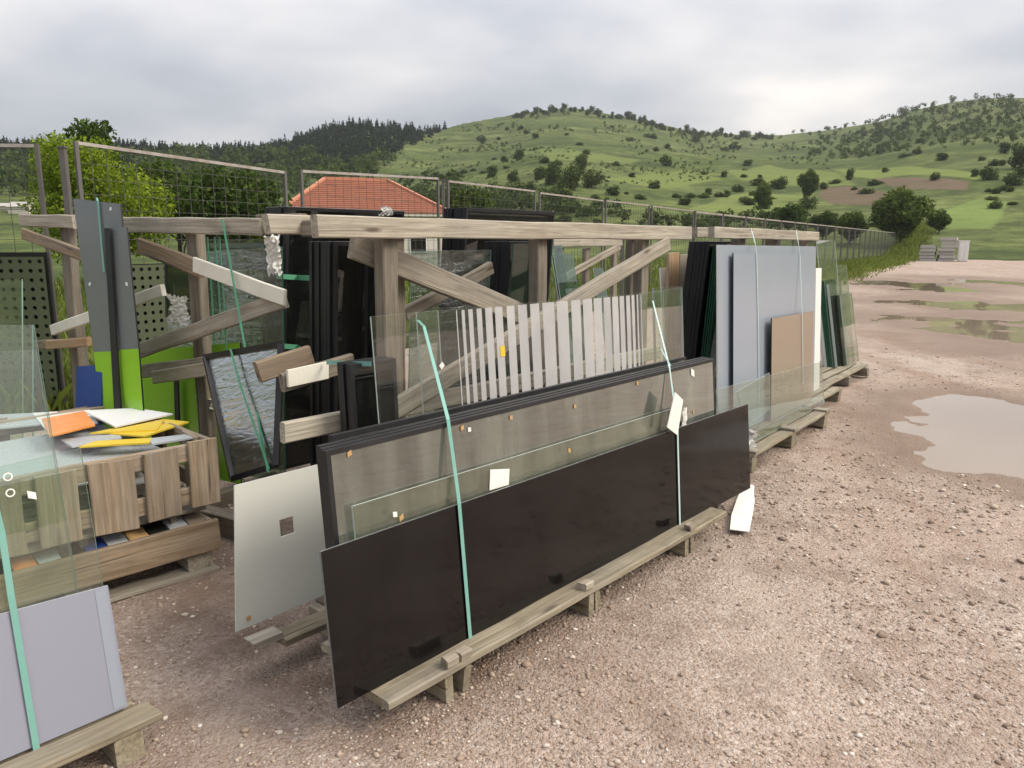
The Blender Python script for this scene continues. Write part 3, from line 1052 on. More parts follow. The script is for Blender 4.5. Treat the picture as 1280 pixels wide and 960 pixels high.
def forest(name, label, poly, n, conifer, hp, mat, seed):
    """one mass of trees on the terrain inside a pixel outline"""
    rs = np.random.RandomState(seed)
    P = np.array(poly, float)
    Vs, Fs, base = [], [], 0
    cnt = 0
    x0, x1, y0, y1 = P[:, 0].min(), P[:, 0].max(), P[:, 1].min(), P[:, 1].max()
    while cnt < n:
        px, py = rs.uniform(x0, x1), rs.uniform(y0, y1)
        if poly_sd(np.array(px), np.array(py), poly) > 0 or py < sky_y(px) + 1:
            continue
        if name == 'hillside_scrub' and vnoise(px / 30, py / 5, 9) < .02:
            continue
        az, r = hit(px, py)
        h = rs.uniform(*hp) * r / F_PX
        c = np.array(at_az(az, r, -.5))
        if conifer:
            m = 46
            t = rs.uniform(.08, 1, m)
            a = rs.uniform(0, 6.28, m)
            w = h * .34 * (1 - t) * rs.uniform(.75, 1.25, m) + .15
            ctr = np.stack([np.cos(a) * w * .6, np.sin(a) * w * .6, t * h], -1)
            out = np.stack([np.cos(a), np.sin(a), np.full(m, -.55)], -1)
            sd_ = np.stack([-np.sin(a), np.cos(a), rs.uniform(-.3, .3, m)], -1)
            s = (h * .05 + w * .45)[:, None]
            V = np.stack([ctr - out * s, ctr + sd_ * s * .6, ctr + out * s, ctr - sd_ * s * .6], 1).reshape(-1, 3) + c
        else:
            m = 60
            cl = crown_clumps(rs, 5, h * .34, h * .28, h * .58, h * .2)
            V, _ = leaf_cloud(m, cl, h * .10, rs)
            V = V + c
        Vs.append(V); cnt += 1
    V = np.concatenate(Vs)
    o = bpy.data.objects.new(name, mesh_np(name, V, np.arange(len(V)).reshape(-1, 4), M[mat]))
    put(o); tag(o, label, 'forest', kind='stuff')


forest('conifer_forest', 'dark conifer forest covering the far left ridge',
       [(-120, 170), (130, 178), (340, 178), (450, 148), (520, 152), (576, 152), (545, 168), (500, 188), (455, 212), (400, 214), (300, 206), (100, 216), (-120, 222)], 3400, True, (6.5, 12), 'leaf_con', 61)
forest('broadleaf_wood', 'mixed green wood at the foot of the left ridge',
       [(-120, 214), (120, 212), (300, 204), (440, 212), (500, 204), (470, 226), (380, 246), (200, 250), (60, 246), (-120, 252)], 420, False, (16, 30), 'leaf_far', 62)
forest('scrub_wood', 'dense scrub covering the upper slope of the right hill',
       [(985, 168), (1090, 152), (1135, 136), (1200, 124), (1320, 124), (1320, 176), (1240, 182), (1120, 192), (1040, 206), (1000, 196)], 520, False, (5, 10), 'leaf_far', 63)
forest('hillside_scrub', 'scattered low scrub mottling the middle hill slope',
       [(480, 200), (575, 160), (640, 150), (712, 140), (800, 156), (900, 172), (985, 172), (1010, 200), (1060, 214), (960, 204), (900, 226), (760, 236), (600, 232), (500, 226)], 900, False, (2.5, 6), 'leaf_far', 65)
forest('field_hedge', 'dark hedge of bushes behind the fence below the hill',
       [(500, 236), (620, 240), (760, 268), (900, 282), (1010, 276), (1060, 290), (900, 292), (700, 276), (500, 262)], 150, False, (14, 30), 'leaf_far', 64)


# ---- grass: verge along the fence, field beyond it
def make_grass():
    rs = np.random.RandomState(9)
    parts = []
    def blades(s, t, h, w):
        n = len(s)
        x = s * FEN.U.x + t * FEN.N.x; y = s * FEN.U.y + t * FEN.N.y
        r = np.hypot(x, y); az = np.degrees(np.arctan2(x, y))
        z = terr(az, r)
        a = rs.uniform(0, 6.28, n)
        dx, dy = np.cos(a) * w, np.sin(a) * w
        lx, ly = rs.normal(size=n) * h * .28, rs.normal(size=n) * h * .28
        b0 = np.stack([x - dx, y - dy, z], -1); b1 = np.stack([x + dx, y + dy, z], -1)
        m1 = np.stack([x + dx * .7 + lx * .4, y + dy * .7 + ly * .4, z + h * .6], -1)
        tp = np.stack([x + lx, y + ly, z + h], -1)
        parts.append(np.stack([b0, b1, m1, tp], 1).reshape(-1, 3))
    # tall verge
    n = 26000
    s = np.exp(rs.uniform(math.log(18), math.log(110), n)); t = FT + rs.beta(1.4, 2.2, n) * 3.6 * np.clip((s - 12) / 20, .12, 1) - .2
    blades(s, t, rs.uniform(.15, .55, n) * np.clip(1.25 - (t - FT) / 4.5, .35, 1.2), .012 * np.clip(s / 22, 1, 4.5))
    # field behind the fence
    n = 30000
    s = np.exp(rs.uniform(math.log(2.5), math.log(75), n)) ; t = FT - .3 - rs.uniform(0, 1, n) ** 1.5 * 26
    blades(s, t, rs.uniform(.12, .45, n), .014 * np.clip(np.hypot(s, t) / 16, 1, 5))
    n = 5000
    s = rs.uniform(-8, 6, n); t = FT - .2 - rs.uniform(0, 1, n) * 14
    blades(s, t, rs.uniform(.12, .4, n), np.full(n, .015))
    V = np.concatenate(parts)
    o = bpy.data.objects.new('tall_grass', mesh_np('tall_grass', V, np.arange(len(V)).reshape(-1, 4), M['grass']))
    put(o); tag(o, 'tall green grass and weeds along and behind the fence', 'grass', kind='stuff')


make_grass()


# ------------------------------------------------------------------ fence
def wire_mesh(L, h0, ztop_a, ztop_b, dx, dz, r):
    """grid of thin wires in the local XZ plane"""
    mb = MB()
    n = max(2, int(L / dx))
    for i in range(1, n):
        x = L * i / n
        zt = ztop_a + (ztop_b - ztop_a) * i / n
        mb.bar((x, 0, h0), (x, 0, zt), r)
    z = h0 + dz
    while z < max(ztop_a, ztop_b) - .03:
        # clip the horizontal wire under a sloping top rail
        x0, x1 = 0.0, L
        if ztop_a != ztop_b:
            xc = (z - ztop_a) / (ztop_b - ztop_a) * L
            if ztop_a > ztop_b: x1 = min(L, max(0, xc))
            else: x0 = max(0, min(L, xc))
        if x1 - x0 > .1:
            mb.bar((x0, r * .9, z), (x1, r * .9, z), r)
        z += dz
    return mb


FARW = {}


def fence_panel(A, B, za, zb, label, group, dx=.15, dz=.14, r=.0045, bar=.034, share=None):
    A, B = Vector((A.x, A.y, 0)), Vector((B.x, B.y, 0))
    L = (B - A).length
    x = (B - A).normalized()
    m = axes_matrix(A, x, Vector((-x.y, x.x, 0)), Vector((0, 0, 1)))
    root = empty('mesh_fence', A, label, 'fence', group)
    if share and share in FARW:
        meshes = FARW[share]
    else:
        P1, P2, RT, RB = MB(), MB(), MB(), MB()
        P1.box(0, bar, -bar / 2, bar / 2, -.1, za)
        P2.box(L - bar, L, -bar / 2, bar / 2, -.1, zb)
        RT.bar((bar, 0, za - bar / 2), (L - bar, 0, zb - bar / 2), bar * .9)
        RB.bar((bar, 0, .22), (L - bar, 0, .22), bar * .8)
        meshes = (('post', P1.build('post', M['steel'])), ('post', P2.build('post', M['steel'])), ('top_rail', RT.build('top_rail', M['steel_top'])),
                  ('bottom_rail', RB.build('bottom_rail', M['steel'])), ('wire_mesh', wire_mesh(L, .22, za - bar / 2, zb - bar / 2, dx, dz, r).build('wire_mesh', M['wire'])))
        if share:
            FARW[share] = meshes
    for nm, me in meshes:
        o = put(bpy.data.objects.new(nm, me), root, m)
        if nm == 'wire_mesh':
            o['kind'] = 'stuff'
    return root


def fpt(px, py): return FEN.lean(px, py, FT, 0)


fg = 'wire mesh fence panels'
for (a, b, lab, dx) in [((92, 176), (357, 214), 'rusty wire mesh fence panel in front of the bright bush', .15),
                        ((375, 212), (548, 222), 'wire mesh fence panel in front of the red-roofed house', .15),
                        ((559, 225), (669, 238), 'wire mesh fence panel next to the dark pole beside the house', .15),
                        ((674, 240), (754, 250), 'wire mesh fence panel behind the brace of the front timber rack', .15),
                        ((757, 250), (812, 256), 'low wire mesh fence panel behind the far end of the front timber rack', .15),
                        ((815, 257), (867, 263), 'wire mesh fence panel behind the gap between the two timber racks', .2)]:
    A, B = fpt(*a), fpt(*b)
    fence_panel(A, B, A.z, B.z, lab, fg, dx)
ONES = 'first second third fourth fifth sixth seventh eighth ninth tenth eleventh twelfth thirteenth fourteenth fifteenth sixteenth seventeenth eighteenth nineteenth twentieth'.split()
ONES += ['twenty-' + w_ for w_ in ONES[:9]] + ['thirtieth'] + ['thirty-' + w_ for w_ in ONES[:9]]
s = 22.75
i = 0
while s < 112:
    fence_panel(FEN.P(s, FT, 0), FEN.P(s + 2.85, FT, 0), 2.49, 2.49, ONES[i] + ' wire mesh fence panel along the grass verge, counted from the timber racks', fg, .35, .35, .012, .06, 'far')
    i += 1
    s += 2.95
# the panel that turns the corner on the left
c0 = FEN.P(3.45, FT - .05, 0)
C1 = Vector((*gnd(48, 181, 2.5).xy, 0)) if False else None
d48, d0 = ray(48, 180), ray(-130, 178)
A = Vector((d48.x, d48.y, 0)) * (.9 / d48.z); B = Vector((d0.x, d0.y, 0)) * (.9 / d0.z)
fence_panel(B, A, 2.5, 2.5, 'rusty wire mesh fence panel turning the corner over perforated sheets', fg, .15)
# dark poles
for (px, top, rr, lab) in [(78, 185, 8.1, 'dark upright steel pole between the two corner fence panels'), (554, 226, 12.1, 'dark thin pole in the gap beside the house fence panel')]:
    d = ray(px, top); h = math.hypot(d.x, d.y)
    b = Vector((d.x / h * rr, d.y / h * rr, 0)); zt = CAM_H + rr * d.z / h
    mb = MB(); mb.bar((0, 0, -.1), (0, 0, zt), .05 if px < 100 else .045)
    mb.box(-.035, .035, -.035, .035, zt, zt + .015)
    tag(put(bpy.data.objects.new('fence_pole', mb.build('fence_pole', M['steel'])), None, Matrix.Translation(b)), lab, 'pole')


# perforated sheets hung on the corner fence
def perforated(name, w, h, pitch, rad):
    """sheet with round holes cut through: one ring of quads per cell"""
    nx, nz = int(w / pitch), int(h / pitch)
    v, f = [], []
    K = 8
    for i in range(nx):
        for j in range(nz):
            cx, cz = (i + .5) * pitch, (j + .5) * pitch
            b = len(v)
            for k in range(K):
                a = 6.2832 * k / K
                ca, sa = math.cos(a), math.sin(a)
                q = max(abs(ca), abs(sa))
                v.append((cx + ca / q * pitch / 2, 0, cz + sa / q * pitch / 2))
                v.append((cx + ca * rad, 0, cz + sa * rad))
                v.append((cx + ca * rad, .012, cz + sa * rad))
            for k in range(K):
                k2 = (k + 1) % K
                f.append((b + k * 3, b + k2 * 3, b + k2 * 3 + 1, b + k * 3 + 1))
                f.append((b + k * 3 + 1, b + k2 * 3 + 1, b + k2 * 3 + 2, b + k * 3 + 2))
    return mesh_py(name, v, f, M['perf'])


def perf_sheet(A, B, z0, z1, label):
    A, B = Vector((A.x, A.y, 0)), Vector((B.x, B.y, 0))
    L = (B - A).length; x = (B - A).normalized()
    m = axes_matrix(A + Vector((0, 0, z0)), x, Vector((-x.y, x.x, 0)), Vector((0, 0, 1)))
    root = empty('perforated_sheet', A + Vector((0, 0, z0)), label, 'sheet', 'perforated sheets on the corner fence')
    put(bpy.data.objects.new('perforated_face', perforated('perforated_face', L, z1 - z0, .088, .021)), root, m)
    mb = MB(); mb.box(0, L, .03, .045, 0, z1 - z0)
    put(bpy.data.objects.new('backing', mb.build('backing', M['dark'])), root, m)


nb = (B - A).normalized()
offc = Vector((nb.y, -nb.x, 0)) * .10
if offc.dot(-A) < 0: offc = -offc
perf_sheet(B + offc, A + offc, .05, 1.5, 'dark olive sheet with rows of round holes on the corner fence')
fo = FEN.N * .09
perf_sheet(fpt(92, 176) + fo + FEN.U * .2, fpt(92, 176) + fo + FEN.U * 2.0, .05, 1.38, 'dark olive sheet with round holes behind the grey and green panels')


# ------------------------------------------------------------------ house behind the fence
def make_house():
    rr = 46.0
    az0 = px_az(445)
    c = at_az(az0, rr)
    W, D = 9.0, 8.0
    ze, zr = 3.2, 5.15
    d = Vector((math.sin(R(az0)), math.cos(R(az0)), 0))
    x = Vector((d.y, -d.x, 0))
    ang = R(8)
    x, d = x * math.cos(ang) + d * math.sin(ang), d * math.cos(ang) - x * math.sin(ang)
    m = axes_matrix(c + Vector((.15, 0, 0)), x, d, Vector((0, 0, 1)))
    root = empty('red_roofed_house', c, 'low house with red tiled hip roof behind the fence', 'house')
    mb = MB(); mb.box(-W / 2 + .4, W / 2 - .4, -D / 2 + .4, D / 2 - .4, -.3, ze - .02)
    put(bpy.data.objects.new('wall', mb.build('wall', M['wall'])), root, m)
    # hip roof: stepped courses of tiles
    rh = 1.75                       # half ridge length
    v, f = [], []
    n = 17
    def ring(k):
        t = k / n
        hw = W / 2 + (rh - W / 2) * t; hd = D / 2 * (1 - t) + .02
        z = ze + (zr - ze) * t
        return hw, hd, z
    for k in range(n):
        hw, hd, z = ring(k); hw2, hd2, z2 = ring(k + 1)
        z += .05
        a = [(-hw, -hd, z), (hw, -hd, z), (hw, hd, z), (-hw, hd, z)]
        b = [(-hw2, -hd2, z2), (hw2, -hd2, z2), (hw2, hd2, z2), (-hw2, hd2, z2)]
        u = [(p[0], p[1], z - .06) for p in a]
        base = len(v)
        v += u + a + b
        for i in range(4):
            j = (i + 1) % 4
            f.append((base + i, base + j, base + 4 + j, base + 4 + i))
            f.append((base + 4 + i, base + 4 + j, base + 8 + j, base + 8 + i))
    roof = put(bpy.data.objects.new('roof', mesh_py('roof', v, f, M['roof'])), root, m)
    mb = MB()
    mb.bar((-rh, 0, zr + .05), (rh, 0, zr + .05), .22, .16)
    for sx in (-1, 1):
        for sy in (-1, 1):
            mb.bar((sx * rh, 0, zr + .06), (sx * W / 2, sy * D / 2, ze + .07), .2, .12)
    put(bpy.data.objects.new('ridge_cap', mb.build('ridge_cap', M['ridge'])), roof, m)
    mb = MB(); mb.box(-W / 2 + .02, W / 2 - .02, -D / 2 + .02, D / 2 - .02, ze - .16, ze - .01)
    put(bpy.data.objects.new('eaves', mb.build('eaves', M['wall'])), root, m)
    for xx in (-2.6, 0.2, 2.7):
        mb = MB(); mb.box(xx - .5, xx + .5, -D / 2 + .34, -D / 2 + .395, 1.1, 2.4)
        w = put(bpy.data.objects.new('window', mb.build('window', M['white'])), root, m)
        mb = MB(); mb.box(xx - .42, xx + .42, -D / 2 + .32, -D / 2 + .338, 1.18, 2.32)
        put(bpy.data.objects.new('pane', mb.build('pane', M['blackglass'])), w, m)


make_house()


# tiny far farmhouses in the left meadow
for k, (px, py, w, lab) in enumerate([(28, 268, 2.0, 'tiny white farm building at the edge of the left meadow'), (8, 262, 1.3, 'tiny pale shed beside the far farm building')]):
    az, r = hit(px, py); c = at_az(az, r, -.2)
    root = empty('farm_building', c, lab, 'building')
    mb = MB(); mb.box(-w / 2 * 1.6, w / 2 * 1.6, -w / 2, w / 2, 0, w * .55)
    put(bpy.data.objects.new('wall', mb.build('wall', M['wall'])), root, Matrix.Translation(c))
    ww = w / 2 * 1.7
    v = [(-ww, -w / 2 - .3, w * .55), (ww, -w / 2 - .3, w * .55), (ww, w / 2 + .3, w * .55), (-ww, w / 2 + .3, w * .55), (-ww, 0, w * .95), (ww, 0, w * .95)]
    put(bpy.data.objects.new('roof', mesh_py('roof', v, [(0, 1, 5, 4), (2, 3, 4, 5), (1, 2, 5), (3, 0, 4), (3, 2, 1, 0)], M['concrete'])), root, Matrix.Translation(c))


# pile of concrete slabs at the far end of the yard
def slab_pile():
    d = ray(1180, 302); az = R(px_az(1180))
    c = Vector((math.sin(az), math.cos(az), 0)) * 74
    x = Vector((math.cos(az), -math.sin(az), 0)); y = Vector((math.sin(az), math.cos(az), 0))
    def add(cx, cy, z, L, Dp, h, rot, lab, mat='concrete'):
        mb = MB(); mb.box(-L / 2, L / 2, -Dp / 2, Dp / 2, 0, h)
        mb.box(-L / 2 + .05, L / 2 - .05, -Dp / 2 + .05, Dp / 2 - .05, h, h + .02)
        m = axes_matrix(c + x * cx + y * cy + Vector((0, 0, z)), x, y, Vector((0, 0, 1))) @ Matrix.Rotation(rot, 4, 'Z')
        tag(put(bpy.data.objects.new('concrete_slab', mb.build('concrete_slab', M[mat])), None, m), lab, 'slab', 'concrete slabs piled at the end of the yard')
    for j in range(5):
        add(-1.05 + rnd.uniform(-.06, .06), rnd.uniform(-.1, .1), -.05 + j * .28, 1.15, 2.0, .22, rnd.uniform(-.06, .06), 'grey concrete slab in the lower stack of the far slab pile')
    for j in range(7):
        add(.25 + j * .03 + rnd.uniform(-.08, .08), rnd.uniform(-.1, .1), -.05 + j * .29, 1.2, 2.0, .24, rnd.uniform(-.08, .08), 'grey concrete slab in the taller stack of the far slab pile')
    mb = MB(); mb.box(-.38, .38, -.5, .5, 0, 1.65)
    mb.box(-.42, .42, -.54, .54, 1.65, 1.7); mb.box(-.3, -.15, -.54, -.5, .1, 1.55); mb.box(.15, .3, -.54, -.5, .1, 1.55)
    tag(put(bpy.data.objects.new('white_tank', mb.build('white_tank', M['white'])), None, axes_matrix(c + x * 1.45 + y * .2, x, y, Vector((0, 0, 1)))), 'white box-shaped tank beside the far slab pile', 'tank')


slab_pile()
# ================================================================== RACKS AND GLASS
F1, FB, F2, FL, FC, FS = Fr(40), Fr(41.5), Fr(38), Fr(122), Fr(44), Fr(42)


def unit_meshes(w, h, th, pane_mat, ring=.02):
    """insulating glass unit in local X (length), Y (depth, backwards), Z"""
    mb = MB()
    mb.box(0, w, 0, th, 0, ring); mb.box(0, w, 0, th, h - ring, h)
    mb.box(0, ring, 0, th, ring, h - ring); mb.box(w - ring, w, 0, th, ring, h - ring)
    seal = mb.build('edge_seal', M['black'])
    mb = MB(); mb.box(ring, w - ring, .002, .007, ring, h - ring)
    p1 = mb.build('pane', pane_mat)
    mb = MB(); mb.box(ring, w - ring, th - .007, th - .002, ring, h - ring)
    p2 = mb.build('pane', pane_mat)
    return (('edge_seal', seal), ('pane', p1), ('pane', p2))


def lean_matrix(fr, s0, t0, th, z0):
    k = math.tan(R(th))
    z = Vector((0, 0, math.cos(R(th)))) - fr.N * math.sin(R(th))
    return axes_matrix(fr.P(s0, t0 - z0 * k, z0), fr.U, z.cross(fr.U), z)


def unit(fr, t0, th, s0, s1, z0, z1, thick, pane_mat, label, group=None, ring=.02, meshes=None, name='insulated_glass_unit', cat='glass unit'):
    m = lean_matrix(fr, s0, t0, th, z0)
    meshes = meshes or unit_meshes(s1 - s0, (z1 - z0) / math.cos(R(th)), thick, pane_mat, ring)
    root = empty(name, m.translation, label, cat, group)
    for nm, me in meshes:
        put(bpy.data.objects.new(nm, me), root, m)
    return meshes, root


ORD = ['first', 'second', 'third', 'fourth', 'fifth', 'sixth', 'seventh', 'eighth', 'ninth']


def unit_stack(fr, t0, th, s0, s1, z0, z1, n, thick, pane_mat, label, group):
    """n units one behind the other, each its own thing"""
    ms = None
    for i in range(n):
        ms, _ = unit(fr, t0 - i * (thick + .0025), th, s0 + rnd.uniform(-.008, .008), s1, z0, z1, thick, pane_mat, ORD[i] + ' ' + label, group, meshes=ms)


def strap(label, pts, mat='strap', w=.016, wdir=None, group='strapping bands round the glass'):
    return ribbon('packing_strap', pts, w, M[mat], wdir if wdir is not None else F1.U, label, 'strap', group)


# ---------------------------------------------------------------- front timber rack
NEG1 = F1.N
rack1 = empty('timber_rack', F1.P(3.7, -2.85, 0), 'long grey timber rack with crossed braces behind the striped glass', 'rack')
board('top_beam', F1.P(2.005, -2.775, 1.663), F1.P(5.385, -2.775, 1.663), .097, .05, M['beam'], rack1, NEG1)
board('top_beam', F1.P(1.90, -2.972, 1.675), F1.P(5.42, -2.972, 1.668), .085, .05, M['beam'], rack1, NEG1)
for s in (2.09, 3.2, 4.4, 5.3):
    board('spacer_block', F1.P(s, -2.945, 1.66), F1.P(s, -2.802, 1.66), .07, .06, M['post'], rack1, F1.U)
for s in (2.45, 3.62, 4.81):
    board('post', F1.P(s, -2.84, .10), F1.P(s, -2.84, 1.70), 0.092, .075, M['post'], rack1, NEG1)
for s in (2.66, 3.86, 4.98):
    board('rear_post', F1.P(s, -3.045, .10), F1.P(s, -3.02, 1.63), .10, .06, M['post'], rack1, NEG1)
pA, pB = F1.lean(835, 304, -2.758, 0), F1.lean(455, 535, -2.758, 0)
board('brace', pB, pA, .10, .038, M['beam'], rack1, NEG1)
pA, pB = F1.lean(440, 306, -2.925, 0), F1.lean(665, 398, -2.925, 0)
board('brace', pA, pB, .125, .04, M['wood'], rack1, NEG1)
pA, pB = F1.lean(505, 392, -3.10, 0), F1.lean(614, 335, -3.10, 0)
board('brace', pA, pB, .075, .04, M['wood'], rack1, NEG1)
board('low_rail', F1.P(1.80, -2.78, .80), F1.P(5.0, -2.78, .80), .09, .038, M['beam'], rack1, NEG1)
board('base_rail', F1.P(1.9, -2.72, .06), F1.P(5.3, -2.72, .06), .10, .08, M['post'], rack1, NEG1)
for s in (2.46, 3.63, 4.82):
    board('base_foot', F1.P(s, -3.3, .051), F1.P(s, -2.80, .051), .10, .09, M['post'], rack1, F1.U)
# split timber that sticks out to the left of the posts (half height stubs)
board('rail_stub', F1.lean(322, 465, -3.15, 0), F1.lean(388, 444, -3.15, 0), .10, .035, M['brown'], rack1, NEG1)
board('rail_stub', F1.lean(352, 478, -2.99, 0), F1.lean(440, 452, -2.99, 0), .085, .035, M['post'], rack1, NEG1)
foam = slab('foam_wedge', [F1.lean(360, 463, -2.95, 0), F1.lean(411, 452, -2.95, 0), F1.lean(411, 473, -2.95, 0), F1.lean(361, 484, -2.95, 0)], .016, M['pale'], M['pale'], None, NEG1)
tag(foam, 'chunk of pale foam strapped to a rail end beside the black edge stack', 'foam')

# pallet under the front group
pal1 = empty('long_pallet', FB.P(2.7, -2.2, 0), 'long low weathered timber pallet under the black glass panel', 'pallet')
for t, a, b in ((-1.845, 1.42, 3.80), (-2.03, 1.55, 4.25), (-2.22, 1.5, 4.2), (-2.43, 1.42, 4.2)):
    board('deck_board', FB.P(a, t, .1235), FB.P(b, t, .1235), .125 if t > -1.9 else .10, .032, M['pallet'], pal1, (0, 0, 1))
for s in (1.70, 1.785, 2.545, 2.62, 3.40, 3.465):
    board('bearer', FB.P(s, -1.80 + rnd.uniform(-.015, .01), .052), FB.P(s, -2.62, .052), .104, .036, M['pallet'], pal1, FB.U)
board('bearer', FB.P(4.14, -1.99, .052), FB.P(4.14, -2.62, .052), .104, .036, M['pallet'], pal1, FB.U)
for s, c in ((1.70, .0), (1.76, .0), (2.50, .0), (3.41, .0)):
    board('stop_block', FB.P(s - .02, -1.80, .157), FB.P(s + .035, -1.80, .157), .045, .032, M['wood'], pal1, (0, 0, 1), .001)
fs = slab('foam_strip', [FB.P(1.30, -2.40, .165), FB.P(1.42, -2.40, .165), FB.P(1.42, -2.40, .14), FB.P(1.31, -2.40, .14)], .07, M['beam'], M['beam'], pal1, FB.N)

# front group of glass
blk = sheet('black_glass_sheet', FB, -1.868, 5, [(401, 690), (935, 505), (938, 610), (422, 886)], .010, M['blackglass'], M['edge_black'],
            'long glossy black-brown glass panel leaning at the front of the pallet', 'glass panel')
sheet_top('clear_glass_strip', FB, -1.892, 5, (441, 633), (847, 509), .142, .008, M['strip_glass'], M['edge_light'],
          'narrow dusty clear glass strip between the black panel and bronze units', 'glass pane')
# cork pads
def pad(fr, t0, th, px, py, w, mat, parent, name='cork_pad'):
    c = fr.lean(px, py, t0, th)
    s, t, z = fr.st(c)
    k = math.tan(R(th))
    a = rnd.uniform(-.25, .25) * w
    cs = [fr.P(s - w / 2, t - k * w / 2, z + w / 2 - a), fr.P(s + w / 2, t - k * (w / 2 + a), z + w / 2 + a), fr.P(s + w / 2, t + k * (w / 2), z - w / 2 + a), fr.P(s - w / 2, t + k * (w / 2 + a), z - w / 2 - a)]
    return slab(name, cs, .0015, M[mat], M[mat], parent, fr.N)


UT = -1.915


def u_span(tl, tr, t0):
    a_, b_ = FB.lean(*tl, t0, 5), FB.lean(*tr, t0, 5)
    return FB.st(a_)[0], FB.st(b_)[0], (a_.z + b_.z) / 2


sa, sb, zt = u_span((407, 561), (893, 450), UT)
ms, u1 = unit(FB, UT, 5, sa, sb, .145, zt, .028, M['bronze'], 'front bronze-tinted insulating unit with tan cork pads behind the black panel', 'bronze insulating units', .017)
for px, py in ((437, 567), (578, 535), (587, 537), (639, 522), (719, 508), (797, 479), (867, 515)):
    pad(FB, UT + .0025, 5, px, py, .016, 'cork' if px != 587 else 'paper', u1)
pad(FB, UT + .0025, 5, 866, 466, .036, 'paper', u1, 'paper_sticker')
for i, lab in ((1, 'second bronze-tinted insulating unit, directly behind the cork-padded one'), (2, 'third bronze-tinted insulating unit behind the black panel')):
    unit(FB, UT - .032 * i, 5, sa + .012 * i, sb, .145, zt, .028, M['bronze'], lab, 'bronze insulating units', .017, meshes=ms)
sa, sb, zt = u_span((416, 546), (858, 445), -2.08)
unit(FB, -2.08, 5, sa, sb, .145, zt, .028, M['bronze'], 'rearmost bronze-tinted insulating unit standing clear of the front three', 'bronze insulating units', .017)
for px, py, mat, lab in ((494, 643, 'paper', 'small white scrap stuck on the narrow clear strip'), (502, 647, 'cork', 'tan cork pad stuck on the narrow clear strip'), (712, 563, 'cork', 'faded tan patch stuck on the clear strip near the middle')):
    tag(pad(FB, -1.8895, 5, px, py, .018, mat, None), lab, 'pad')
tag(sheet('paper_note', FB, -1.888, 5, [(613, 587), (637, 586), (636, 606), (612, 613)], .002, M['paper'], M['paper']), 'small white paper note on the clear strip above the black panel', 'paper')
# crumpled foam bag on the right strap
def crumple(name, c, w, h, fr, mat, seed, label, cat, th=.02, tilt=.0):
    """thin crumpled sheet: ragged outline, vertical folds and random dents of depth th"""
    rs = np.random.RandomState(seed)
    nx, nz = 13, 17
    wid = .62 + .5 * np.interp(np.arange(nz), np.arange(0, nz + 3, 3), rs.rand(len(np.arange(0, nz + 3, 3))))
    offs = np.cumsum(rs.uniform(-.05, .05, nz))
    fold = np.interp(np.arange(nx), np.arange(0, nx + 2, 2), rs.uniform(-1, 1, len(np.arange(0, nx + 2, 2))))
    v, f = [], []
    for j in range(nz):
        for i in range(nx):
            e = rs.uniform(-.5, .5)
            x = (i / (nx - 1) - .5) * w * wid[j] + offs[j] * w; z = (j / (nz - 1) - .5) * h
            y = th * (.8 * fold[i] * (.5 + .5 * math.sin(j * .45 + seed)) + .45 * rs.uniform(-1, 1))
            if i in (0, nx - 1): x += e * w * .10
            if j in (0, nz - 1): z += e * h * .16
            v.append((x + z * tilt, y, z))
    n = nx * nz
    v += [(p[0], p[1] + .0025, p[2]) for p in v]
    for j in range(nz - 1):
        for i in range(nx - 1):
            q = (j * nx + i, j * nx + i + 1, (j + 1) * nx + i + 1, (j + 1) * nx + i)
            f.append(q); f.append(tuple(n + k for k in reversed(q)))
    m = axes_matrix(Vector(c), fr.U, Vector((0, 0, 1)).cross(fr.U), Vector((0, 0, 1)))
    o = bpy.data.objects.new(name, mesh_py(name, v, f, M[mat]))
    return tag(put(o, None, m), label, cat)


sheet('foam_sleeve', FB, -1.838, 5, [(844, 490), (854, 500), (847, 544), (834, 534)], .004, M['paper'], M['paper'], 'flat white foam sheet hanging on the right strap over the black panel', 'packaging')
c = FB.lean(856, 522, -1.885, 5)
crumple('paper_scrap', c, .05, .10, FB, 'paper', 4, 'curled paper scrap tucked behind the white foam sheet', 'paper', .008)

# white panel with a square hole, cut from strips around the hole
def holed_panel():
    cs = [F1.lean(x, y, -2.50, 4) for x, y in ((293, 607), (412, 577), (410, 742), (295, 790))]
    tl, tr, br, bl = cs
    x = (br - bl).normalized(); n = x.cross(tl - bl).normalized(); z = n.cross(x)
    m = axes_matrix(bl, x, -n, z); inv = m.inverted()
    L = [inv @ p for p in (bl, br, tr, tl)]
    W, Hh = L[1].x, L[3].z
    hc = inv @ F1.lean(359, 658, -2.50, 4)
    a = .033; ch = .012
    th = .006
    outer = [(0, 0), (W, 0), (L[2].x, L[2].z), (L[3].x, Hh)]
    hole = []
    for (sx, sy) in ((-1, -1), (1, -1), (1, 1), (-1, 1)):
        p = [(sx * a, sy * (a - ch)), (sx * (a - ch), sy * a)]
        if (sx, sy) in ((1, -1), (-1, 1)):
            p = p[::-1] if False else p
        hole.append((hc.x + sx * a * .98, hc.z + sy * a * 1.05))
    v, f, mi = [], [], []
    for y in (0, th):
        v += [(p[0], y, p[1]) for p in outer] + [(p[0], y, p[1]) for p in hole]
    for i in range(4):
        j = (i + 1) % 4
        f.append((i, j, 4 + j, 4 + i)); f.append((8 + j, 8 + i, 12 + i, 12 + j))
        f.append((j, i, 8 + i, 8 + j)); f.append((4 + i, 4 + j, 12 + j, 12 + i))
    o = bpy.data.objects.new('white_sheet', mesh_py('white_sheet', v, f, M['offwhite']))
    put(o, None, m)
    tag(o, 'off-white panel with a small square hole leaning beside the bronze units', 'panel')
    pad(F1, -2.497, 4, 311, 773, .018, 'cork', o)


holed_panel()

